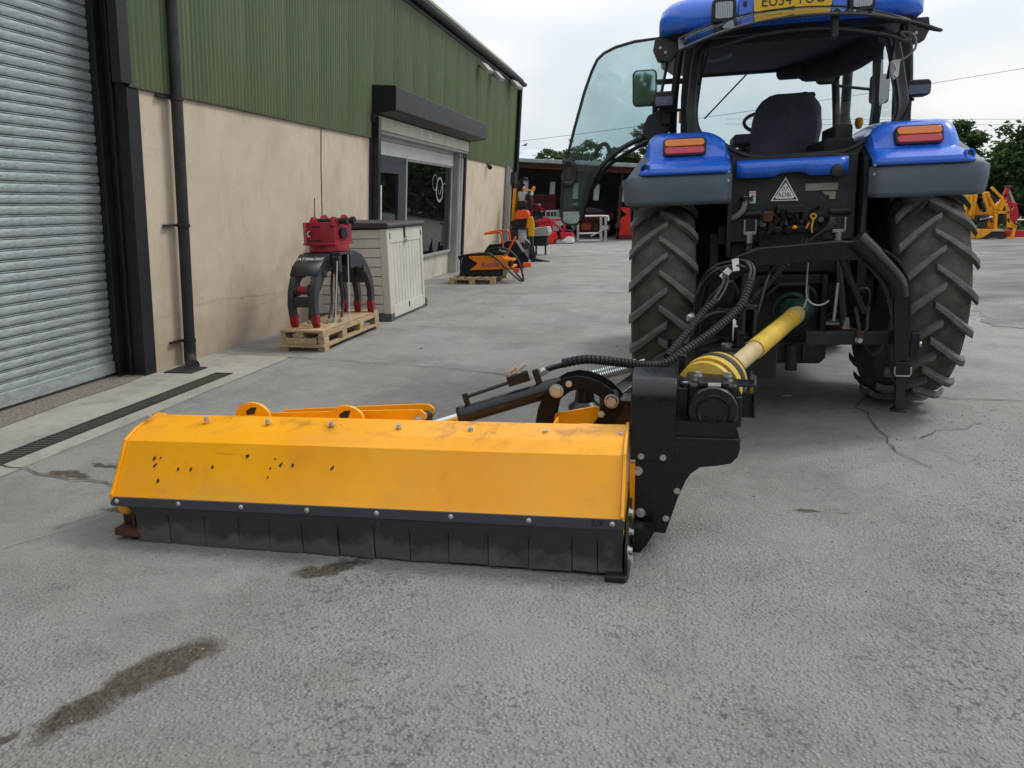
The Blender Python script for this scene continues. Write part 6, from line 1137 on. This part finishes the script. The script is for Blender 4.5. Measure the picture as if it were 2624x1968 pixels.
fb = thing('flatbed_trailer', 'dark red flat trailer loaded with sacks inside the open shed', 'trailer', (-3.2, 37, 0), world=True); obj('deck', MB().box(-4.3, -2.5, 36.6, 38.4, .85, 1.1), 'maroon', fb); obj('load', MB().prism([(-4.2, 1.1), (-4.0, 1.38), (-3.3, 1.34), (-2.9, 1.12)], 'y', 36.7, 38.2), 'seat_cloth', fb, bevel=.06); obj('wheel', MB().lathe([(-.1, .1), (-.1, .35), (.1, .35), (.1, .1)], (-3.3, 37, .35), (1, 0, 0), 16), 'ink', fb); obj('wheel', MB().lathe([(-.1, .1), (-.1, .35), (.1, .35), (.1, .1)], (-2.7, 37, .35), (1, 0, 0), 16), 'ink', fb)

# ---- machines on the right
ym = thing('yellow_hedge_cutter', 'yellow hedge cutter with folded arms parked on the right by the tree', 'hedge cutter', (11.8, 31.5, 0), world=True)
def bars(p, mat, y, L_, wd=.1, nm='arm'):
    for a, b in L_: obj(nm, MB().bar((a[0], y, a[1]), (b[0], y, b[1]), wd, wd), mat, p, bevel=.01)
bars(ym, 'machine_yellow', 31.4, (((11.36, 1.66), (11.58, 1.05)), ((11.46, 1.68), (11.82, 1.08)), ((11.6, 1.85), (12.03, 1.42))), .085); bars(ym, 'machine_yellow', 31.6, (((11.0, 1.66), (11.08, .85)), ((11.18, 1.64), (11.14, .9)), ((10.88, 1.6), (10.88, 1.05)), ((11.55, 1.68), (11.80, 1.16))), .11)
bars(ym, 'ink', 31.35, (((11.60, 1.56), (11.88, 1.36)), ((11.33, 1.35), (11.46, 1.08))), .07, 'ram'); bars(ym, 'machine_yellow', 31.3, (((11.80, .98), (11.86, .34)), ((11.80, .95), (12.25, .95)), ((12.2, .95), (12.27, .5)), ((12.2, .72), (12.44, .46)), ((12.22, .45), (12.52, .44)), ((12.50, .47), (12.46, .0)), ((12.06, 1.4), (11.95, 1.0)), ((12.1, 1.25), (12.22, .95))), .10, 'frame_bar')
obj('mast', MB().prism([(11.62, 1.05), (11.86, 1.2), (12.02, 1.42), (12.12, 1.38), (12.14, 1.17), (11.9, 1.0), (11.75, .35), (11.6, .5)], 'y', 31.45, 31.7), 'machine_yellow', ym, bevel=.02); obj('flail_head', MB().prism([(11.18, .02), (11.16, .30), (11.25, .37), (12.0, .35), (12.05, .27), (11.65, .27), (11.35, .05)], 'y', 31.0, 31.6), 'machine_yellow', ym, bevel=.01); obj('head_opening', MB().prism([(11.25, .03), (11.62, .26), (12.1, .26), (12.2, .05)], 'y', 31.05, 31.4), 'ink', ym)
obj('arm_cluster', MB().prism([(11.0, .85), (10.95, 1.6), (11.2, 1.68), (11.3, 1.3), (11.45, 1.0), (11.6, .95), (11.6, .7), (11.2, .7)], 'y', 31.75, 31.9), 'machine_yellow', ym, bevel=.02); obj('boom_plate', MB().prism([(11.45, 1.7), (11.62, 1.7), (11.95, 1.15), (11.80, 1.0), (11.62, 1.1)], 'y', 31.72, 31.86), 'machine_yellow', ym, bevel=.02); obj('oil_tank', MB().box(11.62, 12.0, 31.5, 31.9, .38, .95), 'machine_yellow', ym, bevel=.03); obj('valve_bank', MB().box(11.22, 11.62, 31.3, 31.6, .62, .88), 'cast_black', ym, bevel=.04); obj('head_edge', MB().box(11.6, 12.05, 30.98, 31.02, .29, .33), 'frame_grey', ym); obj('base', MB().box(12.05, 12.5, 31.2, 31.5, .0, .05), 'machine_yellow', ym); obj('motor', MB().box(11.98, 12.12, 31.15, 31.35, .55, .85), 'cast_black', ym, bevel=.03); obj('hoses', MB().tube(spline([(11.3, 31.2, .75), (11.45, 31.15, .82), (11.62, 31.2, .72), (11.7, 31.2, .6)], 5), .035, 6), 'hose', ym); obj('hoses', MB().tube(spline([(11.28, 31.2, .70), (11.5, 31.15, .76), (11.68, 31.2, .8)], 5), .03, 6), 'zinc', ym); obj('tank', MB().box(11.28, 11.55, 31.2, 31.5, .38, .62), 'ink', ym, bevel=.03)
rx = thing('red_hedge_cutter', 'dark red hedge cutter arm folded up at the right edge before the tree', 'hedge cutter', (12.9, 32.5, 0), world=True)
bars(rx, 'crimson', 32.4, (((12.52, 1.80), (12.44, 1.5)), ((12.46, 1.6), (12.72, .85)), ((12.62, 1.25), (12.9, 1.2))), .13); bars(rx, 'frame_grey', 32.5, (((12.6, 1.75), (12.86, 1.22)),), .08, 'ram'); obj('elbow', MB().prism([(12.7, .85), (12.9, 1.22), (13.02, .85), (12.98, .6), (12.82, .5)], 'y', 32.35, 32.6), 'crimson', rx, bevel=.03); obj('tip', MB().box(12.46, 12.66, 32.35, 32.5, 1.80, 1.9), 'maroon', rx, bevel=.02)
obj('base', MB().prism([(12.7, .0), (12.68, .24), (12.9, .3), (13.4, .18), (13.4, .0)], 'y', 32.2, 32.8), 'crimson', rx, bevel=.02); obj('gearbox', MB().box(12.8, 13.05, 32.3, 32.6, .2, .45), 'ink', rx, bevel=.03); obj('rail', rod((12.95, 33.2, .62), (15, 33.2, .60), .03), 'white_paint', rx)

# ================================================================== TREES AND HEDGE
def tree(name, label, base, h, blobs, nleaf, lsize, mat, group):
    t_ = thing(name, label, 'tree', base, group=group); rnd = random.Random(int(abs(base[0]*31+base[1]*7))); tk = MB(); top = Vector((0, 0, h*.55))
    tk.tube([(0, 0, -.1), (.03*h/6, 0, h*.2), (-.02*h, .02*h, h*.4), (0, 0, h*.62)], [h*.035, h*.028, h*.02, h*.010], 8)
    for (x, y, z, rx_, rz_) in blobs:
        s0 = Vector((0, 0, h*rnd.uniform(.22, .45))); e = Vector((x, y, z)); tk.tube([s0, s0.lerp(e, .5)+Vector((rnd.uniform(-.2, .2), rnd.uniform(-.2, .2), .15)), e], [h*.014, h*.009, h*.003], 6)
    obj('trunk', tk, 'bark', t_)
    vs, fs = [], []; tot = sum(b[3]**2*b[4] for b in blobs)
    for (x, y, z, rx_, rz_) in blobs:
        n = int(nleaf*rx_**2*rz_/tot); sub = []
        for _ in range(max(8, n//90)):                       # twigs: leaves gather round them
            a = rnd.uniform(0, 6.283); u = rnd.uniform(-1, 1); q = rnd.uniform(.45, 1.0)**.5; s_ = math.sqrt(1-u*u); sub.append((x+rx_*q*s_*math.cos(a), y+rx_*q*s_*math.sin(a), z+rz_*q*u))
        for _ in range(n):
            c = sub[rnd.randrange(len(sub))]; g_ = .30*rx_*.55; p = Vector((c[0]+rnd.gauss(0, g_), c[1]+rnd.gauss(0, g_), c[2]+rnd.gauss(0, g_*.6)))
            a = Vector((rnd.uniform(-1, 1), rnd.uniform(-1, 1), rnd.uniform(-.5, .5))).normalized(); b = a.orthogonal().normalized()*.5; b = Matrix.Rotation(rnd.uniform(0, 6.28), 3, a) @ b; s_ = lsize*rnd.uniform(.6, 1.3); k = len(vs)
            vs += [p-a*s_, p+b*s_, p+a*s_, p-b*s_]; fs.append((k, k+1, k+2, k+3))
    me = bpy.data.meshes.new('crown'); me.from_pydata([tuple(v) for v in vs], [], fs); me.materials.append(MT[mat]); o = bpy.data.objects.new('crown', me); COL.objects.link(o); o.parent = t_
    return t_
def blob(seed, n, w_, h0, h1, r):
    rnd = random.Random(seed); o = []
    for i in range(n):
        f = (i+.5)/n; z = h0+(h1-h0)*f; k = math.sin(math.pi*min(1, .25+f*.72))**.7; a = rnd.uniform(0, 6.28); d = w_*k*rnd.uniform(.3, .85); o.append((d*math.cos(a), d*math.sin(a)*.8, z, r*rnd.uniform(.75, 1.2), r*rnd.uniform(.55, .85)))
    return o
GT = 'trees behind the yard'
tree('broadleaf_tree', 'large dark green tree at the right edge behind the hedge cutters', (17.6, 38.5, 0), 7.4, blob(3, 26, 3.7, .8, 6.2, 1.4), 34000, .13, 'leaf_dark', GT)
tree('broadleaf_tree', 'smaller dark tree peeping over the right tractor fender', (13.4, 41, 0), 5.2, blob(5, 12, 1.6, 1.2, 4.4, 1.0), 13000, .12, 'leaf_dark', GT)
tree('broadleaf_tree', 'green tree over the shed roof next to the building corner', (-9.9, 47, 0), 6, blob(8, 9, 1.3, 2.6, 5.0, .8), 7000, .10, 'leaf_mid', GT)
tree('broadleaf_tree', 'yellowish tree beside the pale barn roof', (-6.6, 43.3, 0), 5.2, blob(9, 8, .9, 2.6, 4.3, .6), 6000, .09, 'leaf_mid', GT)
tree('broadleaf_tree', 'tree seen through the open door glass over the shed', (-4.9, 45, 0), 5.6, blob(11, 10, 1.4, 2.4, 4.6, .75), 8000, .10, 'leaf_mid', GT)
tree('broadleaf_tree', 'low tree over the shed roof between door edge and fender', (-2.9, 46, 0), 5.3, blob(12, 9, 1.3, 2.4, 4.35, .7), 7000, .10, 'leaf_dark', GT)
tree('broadleaf_tree', 'taller pale tree just left of the blue fender over the shed', (-1.1, 46, 0), 6.4, blob(14, 10, 1.3, 2.6, 5.6, .8), 7500, .10, 'leaf_mid', GT)
tree('broadleaf_tree', 'tree far behind the cab over the shed roof', (3.5, 47, 0), 5.0, blob(15, 8, 1.5, 2.2, 3.8, .8), 5000, .11, 'leaf_mid', GT)
# hedge along the right of the yard, part of it only seen mirrored in the shop window
hv, hf = [], []; rnd = random.Random(4)
def hedge_run(n, fx_, h0):
    for _ in range(n):
        x, y = fx_(); p = Vector((x, y, h0*(rnd.random()**.6))); a = Vector((rnd.uniform(-1, 1), rnd.uniform(-1, 1), rnd.uniform(-.6, .6))).normalized(); b = a.orthogonal().normalized()*.55; s_ = .17*rnd.uniform(.6, 1.4); k = len(hv)
        hv.extend([p-a*s_, p+b*s_, p+a*s_, p-b*s_]); hf.append((k, k+1, k+2, k+3))
def hx1(): u = rnd.random(); return 2+u*40+rnd.gauss(0, .5), 46-u*6+rnd.gauss(0, .7)
def hx2(): u = rnd.random(); return 24+rnd.gauss(0, .8)+u*3, 8+u*36
def hx3(): u = rnd.random(); return -.9+u*8, 38+rnd.gauss(0, .8)+u*2
hedge_run(14000, hx3, 3.2); hedge_run(40000, hx1, 3.0); hedge_run(12000, hx2, 3.4)
me = bpy.data.meshes.new('hedge'); me.from_pydata([tuple(v) for v in hv], [], hf); me.materials.append(MT['leaf_dark']); o = bpy.data.objects.new('hedge', me); COL.objects.link(o); o['kind'] = 'stuff'; tag(o, 'dark leafy hedge running along the right side of the yard', 'hedge')
gv, gf = [], []
for _ in range(5000):
    x, y = rnd.uniform(11.5, 22), rnd.uniform(32.8, 40); a = rnd.uniform(0, 6.28); h_ = rnd.uniform(.08, .3); dx, dy = .03*math.cos(a), .03*math.sin(a); k = len(gv); gv += [(x-dx, y-dy, .01), (x+dx, y+dy, .01), (x+rnd.uniform(-.1, .1), y+rnd.uniform(-.1, .1), h_)]; gf.append((k, k+1, k+2))
me = bpy.data.meshes.new('grass'); me.from_pydata(gv, [], gf); me.materials.append(MT['grass_leaf']); o = bpy.data.objects.new('grass', me); COL.objects.link(o); o['kind'] = 'stuff'; tag(o, 'rough green grass below the right hand tree', 'grass')
# overhead lines with two birds
def line(label, a, b, sag, r=.018):
    o = obj('power_line', MB().tube([(a[0]+(b[0]-a[0])*i/16, a[1]+(b[1]-a[1])*i/16, a[2]+(b[2]-a[2])*i/16-sag*4*(i/16)*(1-i/16)) for i in range(17)], r, 4), 'dark_metal'); tag(o, label, 'cable', 'overhead lines')
line('thin overhead line rising from the building corner towards the cab', (-20, 60, 5.75), (24, 60, 9.9), .35); line('upper of two thin overhead lines at the right above the trees', (4, 60, 7.35), (40, 60, 5.95), .05, .013); line('lower of two thin overhead lines at the right above the trees', (4, 60, 7.0), (40, 60, 5.6), .05, .013)
for lb, x, z, f in (('small dark bird on the overhead line nearer the building', -10.9, 5.93, 1), ('small dark bird on the overhead line next to the open door', -7.4, 6.12, -1)):
    b_ = thing('bird', lb, 'bird', (x, 59.95, z), group='birds on the line'); obj('body', MB().ball((0, 0, .12), .09, 8, (1.25, .8, .9)), 'bird_dark', b_); obj('head', MB().ball((f*.10, 0, .22), .05, 6), 'bird_dark', b_); obj('tail', MB().prism([(-f*.06, .08), (-f*.30, .03), (-f*.28, .07), (-f*.06, .15)], 'y', -.03, .03), 'bird_dark', b_)

# belt of trees across the yard behind the photographer (what the door mirror looks at)
bv, bf = [], []
for _ in range(16000):
    p = Vector((rnd.uniform(-30, 34), -15+rnd.gauss(0, 1.2), 5.5*rnd.random()**.8*rnd.uniform(.8, 1.1))); a = Vector((rnd.uniform(-1, 1), rnd.uniform(-.4, .4), rnd.uniform(-1, 1))).normalized(); b = a.cross(Vector((0, 1, 0))).normalized()*.7; s_ = .30*rnd.uniform(.6, 1.3); k = len(bv)
    bv += [p-a*s_, p+b*s_, p+a*s_, p-b*s_]; bf.append((k, k+1, k+2, k+3))
me = bpy.data.meshes.new('tree_belt'); me.from_pydata([tuple(v) for v in bv], [], bf); me.materials.append(MT['leaf_dark']); o = bpy.data.objects.new('tree_belt', me); COL.objects.link(o); o['kind'] = 'stuff'; tag(o, 'dark belt of trees across the yard, mirrored in the door mirror', 'trees')

ps = obj('paper_scrap', MB().prism([(0, 0), (.06, .008), (.075, .03), (.03, .04), (-.01, .02)], 'z', .012, .0145), 'label_white', loc=(.98, 6.35, 0)); tag(ps, 'small white scrap of paper on the concrete below the drive shaft', 'paper')
